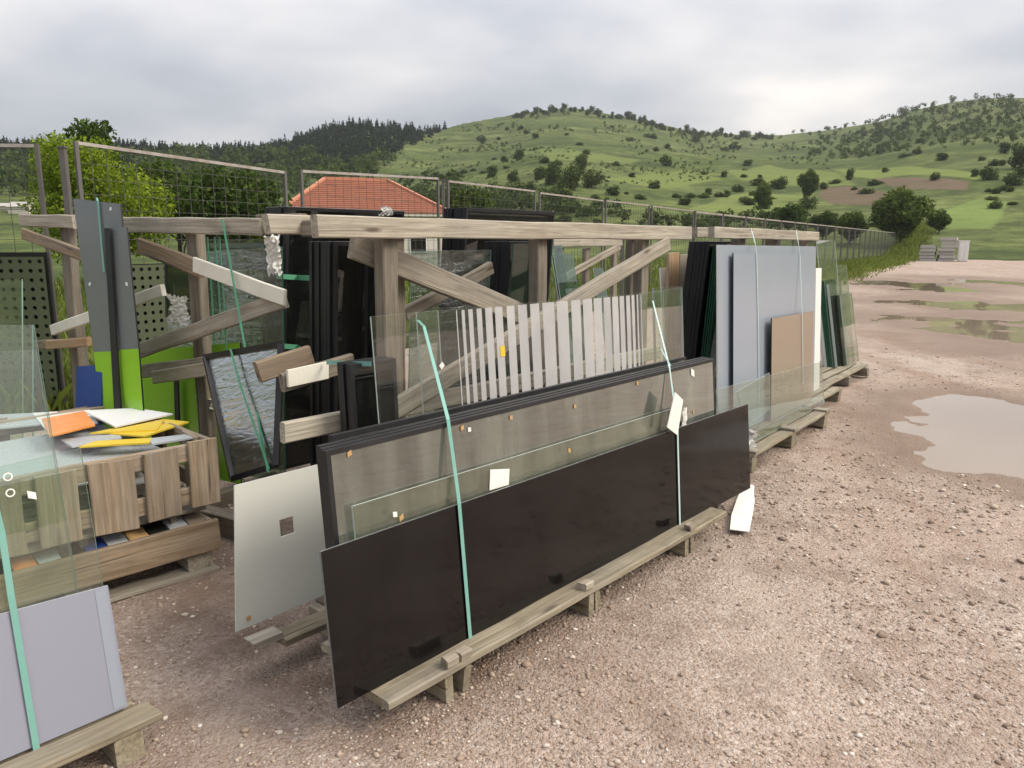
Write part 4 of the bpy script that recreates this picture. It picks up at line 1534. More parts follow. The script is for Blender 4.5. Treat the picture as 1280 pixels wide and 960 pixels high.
# striped (fritted) pane and the clear panes beside it
fp = sheet_top('striped_glass_sheet', F1, -2.40, 4, (521, 391), (830, 364), .145, .008, M['clear'], M['edge_light'],
               'clear glass pane printed with white vertical stripes leaning on the rack', 'glass pane')
for a, b in ((288, 292), (310, 322), (337, 354), (370, 390), (404, 432), (443, 473), (490, 521), (535, 571), (584, 620), (633, 680), (690, 735), (748, 785), (795, 832), (838, 870), (878, 905), (912, 936), (942, 960), (968, 983), (990, 1001), (1010, 1016), (1026, 1029)):
    x0, x1 = 480 + a / 3.2, 480 + b / 3.2
    yt = 391 + (x0 - 521) * (364 - 391) / (830 - 521) + 1.5
    p0, p1 = F1.lean(x0, yt, -2.3985, 4), F1.lean(x1, yt, -2.3985, 4)
    s0, s1, zt = F1.st(p0)[0], F1.st(p1)[0], p0.z
    rect('frit_stripe', F1, -2.3985, 4, s0, s1, .62, zt, .0008, M['frit'], M['frit'], parent=fp)
sheet_top('clear_glass_sheet', F1, -2.44, 4, (464, 396), (548, 388), .145, .008, M['clear'], M['edge_light'],
          'clear glass pane with a bright left edge showing beside the stripes', 'glass pane')
sheet_top('clear_glass_sheet', F1, -2.425, 4, (800, 367), (853, 360), .145, .008, M['clear2'], M['edge_light'],
          'greenish clear pane standing past the right end of the stripes', 'glass pane')
sheet('yellow_sticker', F1, -2.3965, 4, [(625, 433), (631, 432), (632, 445), (626, 446)], .001, M['yellow'], M['yellow'], 'small yellow sticker on the striped pane', 'sticker')
sheet('white_sticker', F1, -2.3965, 4, [(549, 457), (553, 452), (556, 457), (552, 462)], .001, M['white'], M['white'], 'small white diamond sticker on the pane left of the stripes', 'sticker')

# straps over the front group
strap('pale teal strap running from the notch of the striped pane down over the black panel',
      [F1.lean(522, 400, -2.39, 4), F1.lean(530, 408, -2.385, 4), FB.lean(560, 524, -1.905, 5), FB.lean(574, 629, -1.861, 5), FB.lean(588, 798, -1.861, 5)], 'strap', .017, FB.U)
strap('pale strap running past the white foam sheet over the right of the black panel',
      [F1.lean(816, 376, -2.385, 4), FB.lean(837, 460, -1.905, 5), FB.lean(847, 538, -1.861, 5), FB.lean(850, 657, -1.861, 5)], 'strap_pale', .014, FB.U)
strap('loose short strap end sticking up beside the white foam sheet', [FB.lean(826, 436, -1.93, 4), FB.lean(838, 457, -1.90, 5)], 'strap_pale', .012, FB.U)

# stacks seen end-on behind the front rack
g1 = 'insulating units stacked on edge behind the front rack'
unit_stack(F1, -3.70 - .52, -8, 2.68, 3.60, .15, 1.80, 9, .024, M['dark_glass'], 'black-edged unit, counted from the rack, in the tall stack beside the silver unit', g1)
unit_stack(F1, -3.28, -4, 2.40, 2.62, .15, 1.60, 8, .022, M['dark_glass'], 'black-edged unit, counted from the beam, in the stack under its end', g1)
unit_stack(F1, -3.72, -5, 3.78, 4.75, .15, 1.82, 8, .024, M['dark_glass'], 'black-edged unit, counted from the rack, in the tall stack rising above the beam midway', g1)
unit_stack(F1, -3.28, -4, 3.75, 3.98, .15, 1.60, 8, .024, M['dark_glass'], 'black-edged unit, counted from the beam, in the stack beside the middle post', g1)
unit_stack(F1, -2.58, 2, 2.05, 2.30, .15, 1.08, 4, .026, M['dark_glass'], 'black-edged unit, counted from the striped pane, in the short stack', g1)
for i in range(3):
    sheet_top('green_glass_sheet', F1, -3.16 - i * .012, -5, (642 + i, 305), (672, 305), .15, .008, M['green_glass'], M['edge_dark'],
              ORD[i] + ' green glass sheet, counted from the middle post, beside the black stack', 'glass sheet', 'green sheets beside the middle post')
tag(rect('clear_glass_sheet', F1, -3.25, -4, 2.9, 3.55, .15, 1.55, .008, M['ripple'], M['edge']), 'rippled clear sheet behind the near post of the front rack', 'glass sheet')
c = F1.P(3.62, -3.5, 1.79)
for px, py, z, nm, lab in ((482, 264, 1.79, 'white_wrap', 'white plastic wrap on top of the tall black stack near the house roof'), (667, 268, 1.80, 'white_wrap', 'white plastic twist lying on the black stack midway along the rack')):
    d = ray(px, py); t_ = -3.75
    p = F1.lean(px, py, t_, 0)
    crumple(nm, Vector((p.x, p.y, p.z)), .09, .05, F1, 'white', px, lab, 'plastic wrap', .03)

# small rear rack glimpsed behind, with leaning clear sheets
rr = empty('rear_timber_rack', F1.P(5.9, -4.6, 0), 'small timber trestle by the fence seen under the front beam', 'rack')
board('top_beam', F1.lean(690, 303, -4.6, 0), F1.lean(776, 302, -4.6, 0), .09, .05, M['beam'], rr, NEG1)
board('brace', F1.lean(700, 350, -4.57, 0), F1.lean(774, 308, -4.57, 0), .07, .04, M['wood'], rr, NEG1)
for px in (700, 733, 768):
    p = F1.lean(px, 310, -4.65, 0)
    board('post', Vector((p.x, p.y, .0)), p, .08, .05, M['post'], rr, NEG1)
cg = 'pale green sheets on the trestle by the fence'
for i, (tl, tr, lab) in enumerate([((692, 316), (716, 318), 'pale green clear sheet leaning on the trestle by the fence'), ((688, 308), (702, 306), 'narrow milky green sheet leaning on the trestle'), ((872 - 130, 335), (872 - 118, 335), 'short clear sheet at the foot of the trestle brace')]):
    sheet_top('green_glass_sheet', F1, -4.1 - .04 * i, 12, tl, tr, .12, .008, M['green_glass'], M['edge_light'], lab, 'glass sheet', cg)
for (px, t_, lab) in ((778, -4.9, 'dark steel stake beside the trestle'), (789, -4.95, 'dark steel stake next to the far post')):
    p = F1.lean(px, 300, t_, 0); mb = MB(); mb.bar((0, 0, 0), (0, 0, p.z), .045); mb.bar((0, 0, p.z), (0, 0, p.z + .02), .06)
    tag(put(bpy.data.objects.new('steel_stake', mb.build('steel_stake', M['steel'])), None, Matrix.Translation((p.x, p.y, 0))), lab, 'stake')
# timber and glass bits behind the gap right of the stripes
bt = empty('leaning_timber', F1.P(5.6, -3.4, 0), 'bundle of upright boards behind the end of the front rack', 'timber')
for px0, px1, y, mt in ((790, 800, 305, 'post'), (835, 848, 316, 'raw'), (848, 862, 318, 'wood')):
    p = F1.lean((px0 + px1) / 2, y, -3.35, 0); w = (F1.lean(px1, y, -3.35, 0) - F1.lean(px0, y, -3.35, 0)).length
    board('plank', Vector((p.x, p.y, .02)), p, w, .03, M[mt], bt, NEG1)
sheet_top('white_offcut', F1, -3.28, 6, (825, 335), (833, 334), .12, .01, M['white'], M['white'], 'narrow white offcut standing behind the clear pane', 'offcut')
sheet_top('green_glass_sheet', F1, -3.26, 6, (840, 334), (858, 333), .12, .008, M['clear2'], M['edge_light'], 'pale mint sheet standing behind the end of the front rack', 'glass sheet')
sheet_top('clear_glass_sheet', F1, -2.52, 4, (818, 360), (853, 358), .145, .02, M['clear2'], M['cgrey'], 'grey-framed clear pane between the stripes and the right rack', 'glass pane')

# ---------------------------------------------------------------- right rack
rack2 = empty('timber_rack', F2.P(6.9, -2.55, 0), 'timber rack carrying the tall blue-grey panels', 'rack')
pa, pb = F2.lean(889, 290.5, -2.48, 0), F2.lean(1021, 295.5, -2.48, 0)
board('top_beam', pa, pb, .088, .05, M['beam'], rack2, F2.N)
pa2, pb2 = F2.lean(868, 290.5, -2.66, 0), F2.lean(1016, 295, -2.66, 0)
board('top_beam', pa2, pb2, .08, .05, M['beam'], rack2, F2.N)
for s in (6.4, 7.2, 8.1):
    board('post', F2.P(s, -2.565, .08), F2.P(s, -2.565, 1.68), .10, .09, M['post'], rack2, F2.N)
    board('base_foot', F2.P(s, -2.35, .03), F2.P(s, -3.0, .03), .09, .09, M['post'], rack2, F2.U)
pal2 = empty('pallet', F2.P(6.0, -2.1, 0), 'weathered timber pallet under the clear sheet of the right rack', 'pallet')
for t in (-1.91, -2.03, -2.15, -2.27):
    board('deck_board', F2.P(5.12, t, .127), F2.P(6.93, t, .127), .10, .026, M['pallet'], pal2, (0, 0, 1))
for s in (5.17, 6.0, 6.86):
    board('bearer', F2.P(s, -1.87, .057), F2.P(s, -2.36, .057), .112, .09, M['pallet'], pal2, F2.U)
    board('cross_board', F2.P(s - .002, -1.85, .1515), F2.P(s - .002, -1.965, .1515), .09, .02, M['wood'], pal2, (0, 0, 1))
pal2b = empty('pallet', F2.P(7.4, -2.2, 0), 'rear timber pallet under the far end of the blue-grey panels', 'pallet')
for t in (-2.12, -2.25, -2.36):
    board('deck_board', F2.P(7.0, t, .127), F2.P(8.1, t, .127), .09, .026, M['pallet'], pal2b, (0, 0, 1))
for s in (7.05, 8.05):
    board('bearer', F2.P(s, -2.08, .057), F2.P(s, -2.4, .057), .112, .09, M['pallet'], pal2b, F2.U)
sheet_top('blue_grey_sheet', F2, -2.20, 3, (897, 306), (1020, 308), .145, .010, M['bluegrey'], M['white'], 'tall wide blue-grey panel at the back of the right rack', 'panel')
sheet_top('blue_grey_sheet', F2, -2.165, 3, (917, 316), (1014, 318), .145, .010, M['bluegrey'], M['black'], 'slightly smaller blue-grey panel in front of the tall wide one', 'panel')
sheet_top('tan_sheet', F2, -2.11, 3, (965, 398), (1017, 389), .145, .010, M['tan'], M['black'], 'tan brown panel leaning on the blue-grey panels', 'panel')
sheet_top('clear_glass_sheet', F2, -1.955, 8, (896, 487), (1027, 452), .145, .008, M['clear2'], M['edge_light'], 'low wide clear sheet leaning in front of the tan panel', 'glass sheet')
sheet('mint_glass_offcut', F2, -2.03, 4, [(921, 490), (962, 466), (962, 512), (935, 530)], .006, M['clear2'], M['edge_light'], 'pale mint triangular offcut behind the low clear sheet', 'offcut')
c = gnd(941, 542, .2)
crumple('plastic_bag', F2.P(5.22, -1.93, .215), .10, .13, F2, 'white', 8, 'crumpled clear plastic bag at the near corner of the right pallet', 'plastic bag', .05)
unit_stack(F2, -2.86, -5, 6.16, 6.8, .12, 1.60, 6, .028, M['dark_glass'], 'black-edged unit, counted from the blue-grey panels, in the leaning stack behind them', 'units behind the right rack')
for i in range(4):
    rect('green_glass_sheet', F2, -2.74 - i * .02, -4, 6.2, 6.9, .12, 1.55, .012, M['green_glass'], M['edge_dark'], ORD[i] + ' dark green-edged sheet, counted from the blue-grey panel, beside the black stack', 'glass sheet', 'green sheets behind the right rack')
for lab, xs in (('thin strap hanging over the middle of the blue-grey panels', ((939, 288), (946, 320), (948, 400), (949, 505))), ('thin strap hanging over the right of the blue-grey panels', ((995, 289), (1000, 320), (1003, 400), (1004, 480)))):
    q = [F2.lean(*xs[0], -2.455, 0) + Vector((0, 0, .012))] + [F2.lean(x, y, t_, 3) for (x, y), t_ in zip(xs[1:], (-2.157, -2.10 if xs[0][0] > 960 else -2.157, -2.10 if xs[0][0] > 960 else -2.157))]
    q.insert(1, F2.lean(xs[1][0] - 2, 304.5, -2.15, 3))
    strap(lab, q, 'strap_pale', .011, F2.U)
# white paper strip on the ground
def ground_paper(name, pts, label):
    v, f = [], []
    n = len(pts)
    for a, b in pts:
        for q in (a, b):
            p = gnd(*q); v.append(Vector((p.x, p.y, .015 + rnd.uniform(0, .02))))
    top = len(v)
    v += [p + Vector((0, 0, -.004)) for p in v[:]]
    for i in range(n - 1):
        f.append((2 * i, 2 * i + 1, 2 * i + 3, 2 * i + 2)); f.append((top + 2 * i, top + 2 * i + 2, top + 2 * i + 3, top + 2 * i + 1))
        f.append((2 * i, 2 * i + 2, top + 2 * i + 2, top + 2 * i)); f.append((2 * i + 1, top + 2 * i + 1, top + 2 * i + 3, 2 * i + 3))
    o0 = v[0].copy()
    o = bpy.data.objects.new(name, mesh_py(name, [p - o0 for p in v], f, M['paper']))
    return tag(put(o, None, Matrix.Translation(o0)), label, 'paper')


ground_paper('paper_strip', [((912, 668), (936, 671)), ((914, 650), (940, 652)), ((920, 630), (943, 632)), ((926, 616), (942, 618)), ((934, 609), (943, 611))], 'damp white paper strip lying on the gravel by the black panel')
ground_paper('paper_scrap', [((266, 662), (284, 664)), ((270, 655), (287, 658))], 'small printed white scrap on the ground beside the crate')

# ---------------------------------------------------------------- far right stack
pal3 = empty('pallet', F2.P(9, -2.5, 0), 'dark timber pallet under the far green-edged glass stack', 'pallet')
for t in (-2.30, -2.44, -2.58, -2.74):
    board('deck_board', F2.P(8.15, t, .117), F2.P(10.0, t - .03, .117), .10, .026, M['pallet'], pal3, (0, 0, 1))
for s in (8.2, 9.05, 9.85):
    board('bearer', F2.P(s, -2.24, .051), F2.P(s, -2.8, .051), .10, .09, M['post'], pal3, F2.U)
k3 = 'sheets of the far green-edged stack'
for (t0, xe, y_top, th_, mf, me_, lab) in [
    (-2.62, 1027, 352, .03, 'clear2', 'edge_light', 'pale green sheet at the back of the far stack'),
    (-2.585, 1030, 352, .03, 'white', 'white', 'white panel between the green sheets of the far stack'),
    (-2.55, 1033, 350, .03, 'green_glass', 'edge_dark', 'thick dark green-edged sheet in the middle of the far stack'),
    (-2.515, 1037, 350, .03, 'green_glass', 'edge_dark', 'second thick dark green-edged sheet in the far stack'),
    (-2.475, 1043, 354, .03, 'clear2', 'edge_light', 'light green-edged sheet in the far stack'),
    (-2.435, 1051, 368, .03, 'dark_glass', 'black', 'black-edged unit near the front of the far stack'),
    (-2.395, 1056, 368, .012, 'strip_glass', 'edge_light', 'clear sheet with sky reflection at the front of the far stack')]:
    s0 = F2.st(F2.lean(xe, 420, t0, 10))[0]; z1 = F2.lean(xe, y_top, t0, 10).z
    rect('glass_sheet', F2, t0, 10, s0, max(9.72, s0 + .5), .132, z1, th_, M[mf], M[me_], lab, 'glass sheet', k3)
sheet_top('white_edge_sheet', F2, -2.23, 3, (1020, 335), (1027, 335), .145, .012, M['white'], M['white'], 'white upright sheet past the end of the blue-grey panels', 'sheet')
sheet_top('glass_sheet', F2, -2.72, 9, (1021, 300), (1044, 301), .132, .010, M['clear2'], M['edge_light'], 'tall clear greenish sheet rising above the far glass stack', 'glass sheet', k3)
sheet_top('glass_sheet', F2, -2.43, 10, (1046, 331), (1058, 331), .55, .008, M['clear2'], M['edge_light'], 'short clear sheet beside the tall one on the far stack', 'glass sheet', k3)

# ---------------------------------------------------------------- left rack (runs across, facing the camera)
rackL = empty('timber_rack', FL.P(-4.4, -2.85, 0), 'left timber rack with pale crossed boards behind the scrap crate', 'rack')
NL = FL.N
def LB(name, a, b, t, w, th, mat, ext=0.0):
    return board(name, FL.lean(*a, t, 0), FL.lean(*b, t, 0), w, th, M[mat], rackL, NL)


LB('top_beam', (28, 275.5), (95, 277), -2.83, .085, .05, 'beam')
LB('top_beam', (93, 276), (170, 281), -2.90, .085, .05, 'wood')
LB('top_beam', (160, 281), (328, 283.5), -2.83, .092, .05, 'beam')
LB('beam_end', (326, 280), (380, 279), -2.86, .095, .06, 'post')
for (a, b) in (((84, 278), (106, 560)), ((244, 290), (262, 590))):
    pa, pb = FL.lean(*a, -2.90, 0), FL.lean(*b, -2.90, 0)
    board('post', Vector((pb.x, pb.y, 0)), pa, .105, .06, M['post'], rackL, NL)
LB('brace', (175, 307), (252, 337), -2.795, .095, .035, 'brown')
LB('brace', (243, 331), (356, 372), -2.768, .085, .02, 'pale')
LB('brace', (172, 440), (356, 374), -2.795, .09, .035, 'wood')
LB('rail', (175, 464), (258, 455), -2.795, .085, .035, 'wood')
LB('rail', (193, 472), (262, 461), -2.755, .08, .035, 'wood')
LB('brace', (30, 292), (112, 322), -2.78, .075, .03, 'brown')
LB('brace', (66, 413), (204, 362), -2.755, .07, .03, 'pale')
LB('rail_stub', (43, 431), (95, 428), -2.80, .06, .035, 'brown')
LB('rail_stub', (60, 431), (112, 427), -2.75, .06, .035, 'raw')
for s in (-5.2, -3.9):
    board('base_foot', FL.P(s, -2.45, .05), FL.P(s, -3.3, .05), .1, .08, M['post'], rackL, FL.U)
board('base_rail', FL.P(-5.6, -2.60, .06), FL.P(-3.1, -2.60, .06), .12, .10, M['post'], rackL, NL)

# two-tone grey and green panels
def two_tone(quad, t0, label, caps):
    """quad: tl, tr, then the colour split (right, left), then the bottom (right, left)"""
    q = [FL.lean(x, y, t0, 4) for x, y in quad]
    root = empty('two_tone_sheet', q[5], label, 'panel')
    slab('grey_field', [q[0], q[1], q[2], q[3]], .01, M['grey'], M['black'], root, NL)
    g_ = Vector((0, 0, -.0005))
    slab('green_field', [q[3] + g_, q[2] + g_, q[4], q[5]], .01, M['lime'], M['black'], root, NL)
    for px, py in caps:
        pad(FL, t0 + .0015, 4, px, py, .018, 'white', root, 'screw_cap')
    return root


two_tone([(91, 248), (150, 255), (166, 438), (117, 440), (178, 640), (140, 642)], -2.42, 'tall two-tone panel, grey above and lime green below, with screw caps', ((138, 261), (112, 355)))
two_tone([(134, 285), (158, 284), (173, 436), (150, 437), (188, 640), (168, 640)], -2.40, 'narrower grey and green panel with a black side edge', ((158, 355),))
bm = sheet('black_edge_strip', FL, -2.375, 4, [(130, 285), (136, 285), (152, 540), (144, 540)], .012, M['black'], M['black'], 'thin black upright strip against the two-tone panels', 'strip')
strap('teal strap over the tall grey and green panel', [FL.lean(121, 247, -2.435, 4), FL.lean(122, 251, -2.41, 4), FL.lean(130, 340, -2.41, 4)], 'strap', .018, FL.U)
sheet_top('lime_green_sheet', FL, -2.97, 4, (150, 440), (300, 428), .12, .010, M['lime'], M['black'], 'wide lime green panel behind the left rack rails', 'panel')
sheet('black_edge_strip', FL, -2.93, 4, [(217, 475), (222, 475), (224, 540), (219, 540)], .012, M['black'], M['black'], 'thin black upright edge in front of the wide lime panel', 'strip')
sheet_top('blue_sheet', FL, -2.36, 8, (96, 458), (128, 456), .30, .010, M['blue'], M['blue'], 'blue plastic sheet standing at the foot of the left rack', 'sheet')
# rippled and framed panes behind the left rack
sheet_top('rippled_glass_sheet', FL, -3.06, 3, (205, 318), (352, 308), .15, .010, M['ripple'], M['edge_dark'], 'large rippled glass sheet behind the crossed boards of the left rack', 'glass sheet')
sheet_top('rippled_glass_sheet', FL, -3.10, 3, (256, 300), (330, 300), .15, .010, M['clear2'], M['edge_dark'], 'clear sheet standing behind the large rippled one', 'glass sheet')
a = FL.lean(200, 326, -2.90, 4); b = FL.lean(240, 400, -2.90, 4)
unit(FL, -2.93, 4, FL.st(a)[0], FL.st(b)[0], b.z, a.z, .026, M['dark_glass'], 'small black-framed unit behind the left rack with a rag in it', name='framed_glass_unit', ring=.022)
crumple('white_rag', FL.lean(224, 388, -2.86, 0), .20, .17, FL, 'paper', 12, 'white rag hanging at the small black-framed unit', 'rag', .022)
crumple('white_rag', FL.lean(342, 318, -3.0, 0), .10, .22, FL, 'paper', 13, 'white rag hanging below the left beam end', 'rag', .022)
crumple('foam_chunk', FL.lean(262, 503, -2.9, 0), .22, .06, FL, 'pale', 14, 'torn pale foam chunk between the crate and silver pane', 'foam', .04)
# dotted grey plastic crate
def dotted_box():
    p = FL.lean(268, 336, -3.25, 0); q = FL.lean(336, 304, -3.25, 0)
    (s0, _, z0), (s1, _, z1) = FL.st(p), FL.st(q)
    root = empty('plastic_crate', p, 'grey plastic crate with pale round dots behind the left rack', 'crate')
    mb = MB(); m = lean_matrix(FL, s0, -3.25, 0, z0)
    w, h = s1 - s0, z1 - z0
    mb.box(0, w, 0, .25, 0, h); mb.box(-.012, w + .012, -.012, .262, h - .03, h)
    for i in range(5):
        mb.box(w * .55 + i * w * .1, w * .55 + i * w * .1 + .015, -.012, 0, 0, h - .03)
    put(bpy.data.objects.new('body', mb.build('body', M['grey'])), root, m)
    for i in range(4):
        for j in range(2):
            v = [(.04 + i * w * .14 + .02 * math.cos(a * .785), -.004, h * (.28 + .36 * j) + .02 * math.sin(a * .785)) for a in range(8)]
            f = [tuple(range(8))]
            put(bpy.data.objects.new('dot', mesh_py('dot', v, f, M['cgrey'])), root, m)


dotted_box()
# silver coated unit
cs = [FL.lean(x, y, -2.36, 14) for x, y in ((257, 446), (352, 430), (346, 581), (291, 598))]
root = empty('silver_glass_unit', cs[3], 'shiny silver-coated glass unit with black edge beside the black stack', 'glass unit')
slab('pane', cs, .006, M['silver'], M['black'], root, NL)
ax = (cs[2] - cs[3]).normalized()
for i in range(4):
    p, q = cs[i], cs[(i + 1) % 4]
    mb = MB(); mb.bar(p + NL * .004 - FL.U * 0, q + NL * .004, .022, .03)
    put(bpy.data.objects.new('edge_seal', mb.build('edge_seal', M['black'])), root)
for i, (a, b, c_, lab) in enumerate([((278, 274), (300, 400), (335, 590), 'green strap hanging from the left beam down over the silver unit'), ((288, 436), (300, 480), (336, 586), 'second green strap lying across the silver unit')]):
    strap(lab, [FL.lean(*a, -2.79 if i == 0 else -2.335, 0 if i == 0 else 14), FL.lean(*b, -2.70 if i == 0 else -2.335, 0 if i == 0 else 14), FL.lean(*c_, -2.335, 14)], 'strap_green', .016, FL.U)
for px, y1 in ((259, 430), (268, 425), (274, 440)):
    p = FL.lean(px, 296, -2.875, 0); q = FL.lean(px + 9, y1, -2.875, 0)
    strap('thin dark green strap hanging straight down inside the left rack', [p, (p + q) / 2 + Vector((.004, 0, 0)), q], 'strap_green', .012, FL.U, 'green straps inside the left rack')
# strap bands round the black stack
for y, lab in ((345, 'green band tied round the tall black stack near its top'), (432, 'green band tied round the tall black stack low down'), ):
    p = [F1.lean(345, y, -4.02, 0), F1.lean(372, y + 2, -3.99, 0), F1.lean(402, y + (3 if y < 400 else 20), -3.40, 0)]
    ribbon('packing_strap', p, .03, M['strap_green'], (0, 0, 1), lab, 'strap', 'strapping bands round the glass')
ribbon('packing_strap', [F1.lean(408, 453, -2.93, 0), F1.lean(440, 454, -2.70, 0), F1.lean(464, 455, -2.54, 0)], .02, M['strap'], (0, 0, 1), 'pale teal band tying the foam chunk to the short black stack', 'strap', 'strapping bands round the glass')
# panes on the far left behind the crate
for i, (tl, tr, lab) in enumerate([((-60, 352), (27, 349), 'reflective clear pane standing by the perforated sheet'), ((-60, 408), (40, 406), 'lower clear pane in front of the perforated sheet')]):
    sheet_top('clear_glass_sheet', FL, -2.35 + .12 * i, 6, tl, tr, .12, .008, M['clear2'] if i == 0 else M['clear'], M['edge'], lab, 'glass pane')

# ---------------------------------------------------------------- scrap crate on its pallet
cr = empty('wooden_crate', FC.P(1.0, -4.1, .0), 'open wooden crate with wide upright slats full of scrap glass', 'crate')
S0, S1, T0, T1 = .36, 1.58, -3.56, -4.78
NC = FC.N
z0c, z1c = .30, .65
for s, w, h0, h1 in ((1.535, .14, .345, .665), (1.335, .155, .33, .65), (1.12, .19, .32, .645), (.90, .16, .33, .64), (.70, .14, .33, .65), (.5, .15, .33, .64)):
    board('slat', FC.P(s, T0 + .012, h0), FC.P(s, T0 + .012, h1), w, .022, M['crate'], cr, NC)
for z in (.40, .61):
    board('side_rail', FC.P(S0, T0 - .0125, z), FC.P(S1, T0 - .0125, z), .085, .024, M['crate'], cr, NC)
    board('side_rail', FC.P(S0, T1, z), FC.P(S1, T1, z), .085, .024, M['crate'], cr, NC)
    for s in (S0, S1 + .012):
        board('end_rail', FC.P(s, T1 - .01, z), FC.P(s, T0 - .026, z), .085, .024, M['crate'], cr, FC.U)
for t in (-3.75, -4.15, -4.55):
    board('slat', FC.P(S1 - .014, t, .33), FC.P(S1 - .014, t, .655), .15, .022, M['crate'], cr, FC.U)
    board('slat', FC.P(S0 + .014, t, .33), FC.P(S0 + .014, t, .655), .15, .022, M['crate'], cr, FC.U)
for s in (.55, .95, 1.35):
    board('slat', FC.P(s, T1 - .024, .33), FC.P(s, T1 - .024, .655), .15, .022, M['crate'], cr, NC)
for i in range(6):
    board('floor_board', FC.P(S0 + .02, T1 + .11 + i * .2, .318), FC.P(S1 - .03, T1 + .11 + i * .2, .318), .17, .02, M['wood'], cr, (0, 0, 1))
# lower collar and pallet
lo = empty('pallet_collar', FC.P(1.0, -4.1, 0), 'low wooden pallet collar of wide brown boards under the crate', 'pallet')
for t, m_ in ((T0 + .02, 'crate'), (T1, 'wood')):
    board('side_board', FC.P(S0, t, .185), FC.P(S1 + .0, t, .185), .155, .03, M['brown'] if m_ == 'crate' else M[m_], lo, NC, .002)
for s in (S0 + .02, S1 - .03):
    board('end_board', FC.P(s, T1 + .02, .185), FC.P(s, T0 - .0, .185), .15, .03, M['wood'], lo, FC.U)
for s in (.45, .95, 1.49):
    board('bearer', FC.P(s, T0 + .0, .063), FC.P(s, T1, .063), .086, .12, M['wood'], lo, FC.U)
for t in (T0 - .02, -4.15, T1 + .05):
    board('bottom_board', FC.P(S0, t, .012), FC.P(S1 - .02, t, .012), .12, .02, M['wood'], lo, (0, 0, 1))
for s in (.6, 1.0, 1.4):
    board('upper_bearer', FC.P(s, T0 - .06, .288), FC.P(s, T1 + .05, .288), .036, .09, M['post'], lo, (0, 0, 1))
# strips of tile lying in the gap under the crate
tilem = ['orange', 'cgrey', 'dark', 'blue', 'cgrey', 'cork', 'dark', 'cgrey', 'tan']
for i, mm in enumerate(tilem):
    s = .72 + i * .092
    o = slab('glass_offcut', [FC.P(s, T0 - .10, .274), FC.P(s + .085, T0 - .10, .274), FC.P(s + .085, T0 - .012, .252), FC.P(s, T0 - .012, .252)], .012, M[mm], M[mm], None, Vector((0, 0, 1)))
    tag(o, '%s offcut lying in the low collar under the crate' % {'orange': 'rust orange', 'cgrey': 'pale grey', 'dark': 'black', 'blue': 'dark blue', 'cork': 'tan', 'tan': 'brown'}[mm], 'offcut', 'offcuts in the low collar')


# scrap sheets heaped in the crate
def scrap(px4, z, mat, label, th=.008, dz=(0, 0, 0, 0), name='scrap_sheet'):
    cs = [gnd(x, y, z + d) for (x, y), d in zip(px4, dz)]
    o = slab(name, cs, th, M[mat], M[mat], None, Vector((0, 0, 1)))
    return tag(o, label, 'scrap sheet', 'scrap sheets in the crate')


def scrap_box(c, L, W, rot, tilt, z, mat, label, th=.008):
    mb = MB(); mb.box(-L / 2, L / 2, -W / 2, W / 2, -th / 2, th / 2)
    m = Matrix.Translation(FC.P(c[0], c[1], z)) @ Matrix.Rotation(rot, 4, 'Z') @ Matrix.Rotation(tilt[0], 4, 'X') @ Matrix.Rotation(tilt[1], 4, 'Y')
    tag(put(bpy.data.objects.new('scrap_sheet', mb.build('scrap_sheet', M[mat])), None, m), label, 'scrap sheet', 'scrap sheets in the crate')


z = .40
mats = ['cgrey', 'dark_glass', 'cgrey', 'white', 'grey', 'green_glass', 'cgrey', 'grey', 'white', 'cgrey', 'dark_glass', 'cgrey']
for i, mm in enumerate(mats):
    z += .016
    scrap_box((.97 + rnd.uniform(-.12, .12), -4.17 + rnd.uniform(-.14, .14)), rnd.uniform(.6, .85), rnd.uniform(.55, .8), R(-44) + rnd.uniform(-.3, .3), (rnd.uniform(-.012, .012), rnd.uniform(-.012, .012)), z, mm, ONES[i] + ' sheet from the bottom of the crate heap, flat and %s' % {'cgrey': 'pale grey', 'dark_glass': 'dark glass', 'white': 'white', 'grey': 'dark grey', 'green_glass': 'green glass'}[mm])
scrap([(40, 516), (112, 512), (122, 528), (60, 540)], .645, 'white', 'white sheet at the back of the scrap heap under the orange one', dz=(.0, .0, 0, 0))
scrap([(104, 513), (170, 509), (216, 517), (144, 533)], .672, 'white', 'large white sheet lying on top of the scrap heap', dz=(.01, .01, .0, .0))
scrap([(118, 540), (200, 523), (236, 527), (180, 545)], .652, 'yellow', 'yellow film sheet sticking out under the white sheet', dz=(0, 0, .0, .0))
scrap([(112, 541), (150, 535), (205, 524), (196, 537)], .660, 'yellow', 'second yellow film sheet under the white sheet')
scrap([(99, 558), (120, 551), (190, 547), (187, 553)], .652, 'yellow', 'yellow film strip along the front rim of the crate', dz=(0, 0, 0, 0))
scrap([(185, 548), (238, 542), (246, 546), (190, 555)], .650, 'cgrey', 'pale grey sheet along the front rim of the crate')
scrap([(76, 549), (148, 541), (152, 547), (90, 558)], .646, 'cgrey', 'grey sheet lying in front of the orange one')
scrap([(52, 523), (106, 513), (119, 531), (62, 545)], .690, 'orange', 'orange marbled sheet lying on top of the scrap heap', dz=(.02, .02, 0, 0))
scrap([(0, 518), (40, 516), (52, 530), (0, 535)], .64, 'cgrey', 'pale blue-grey sheet at the left end of the scrap heap')

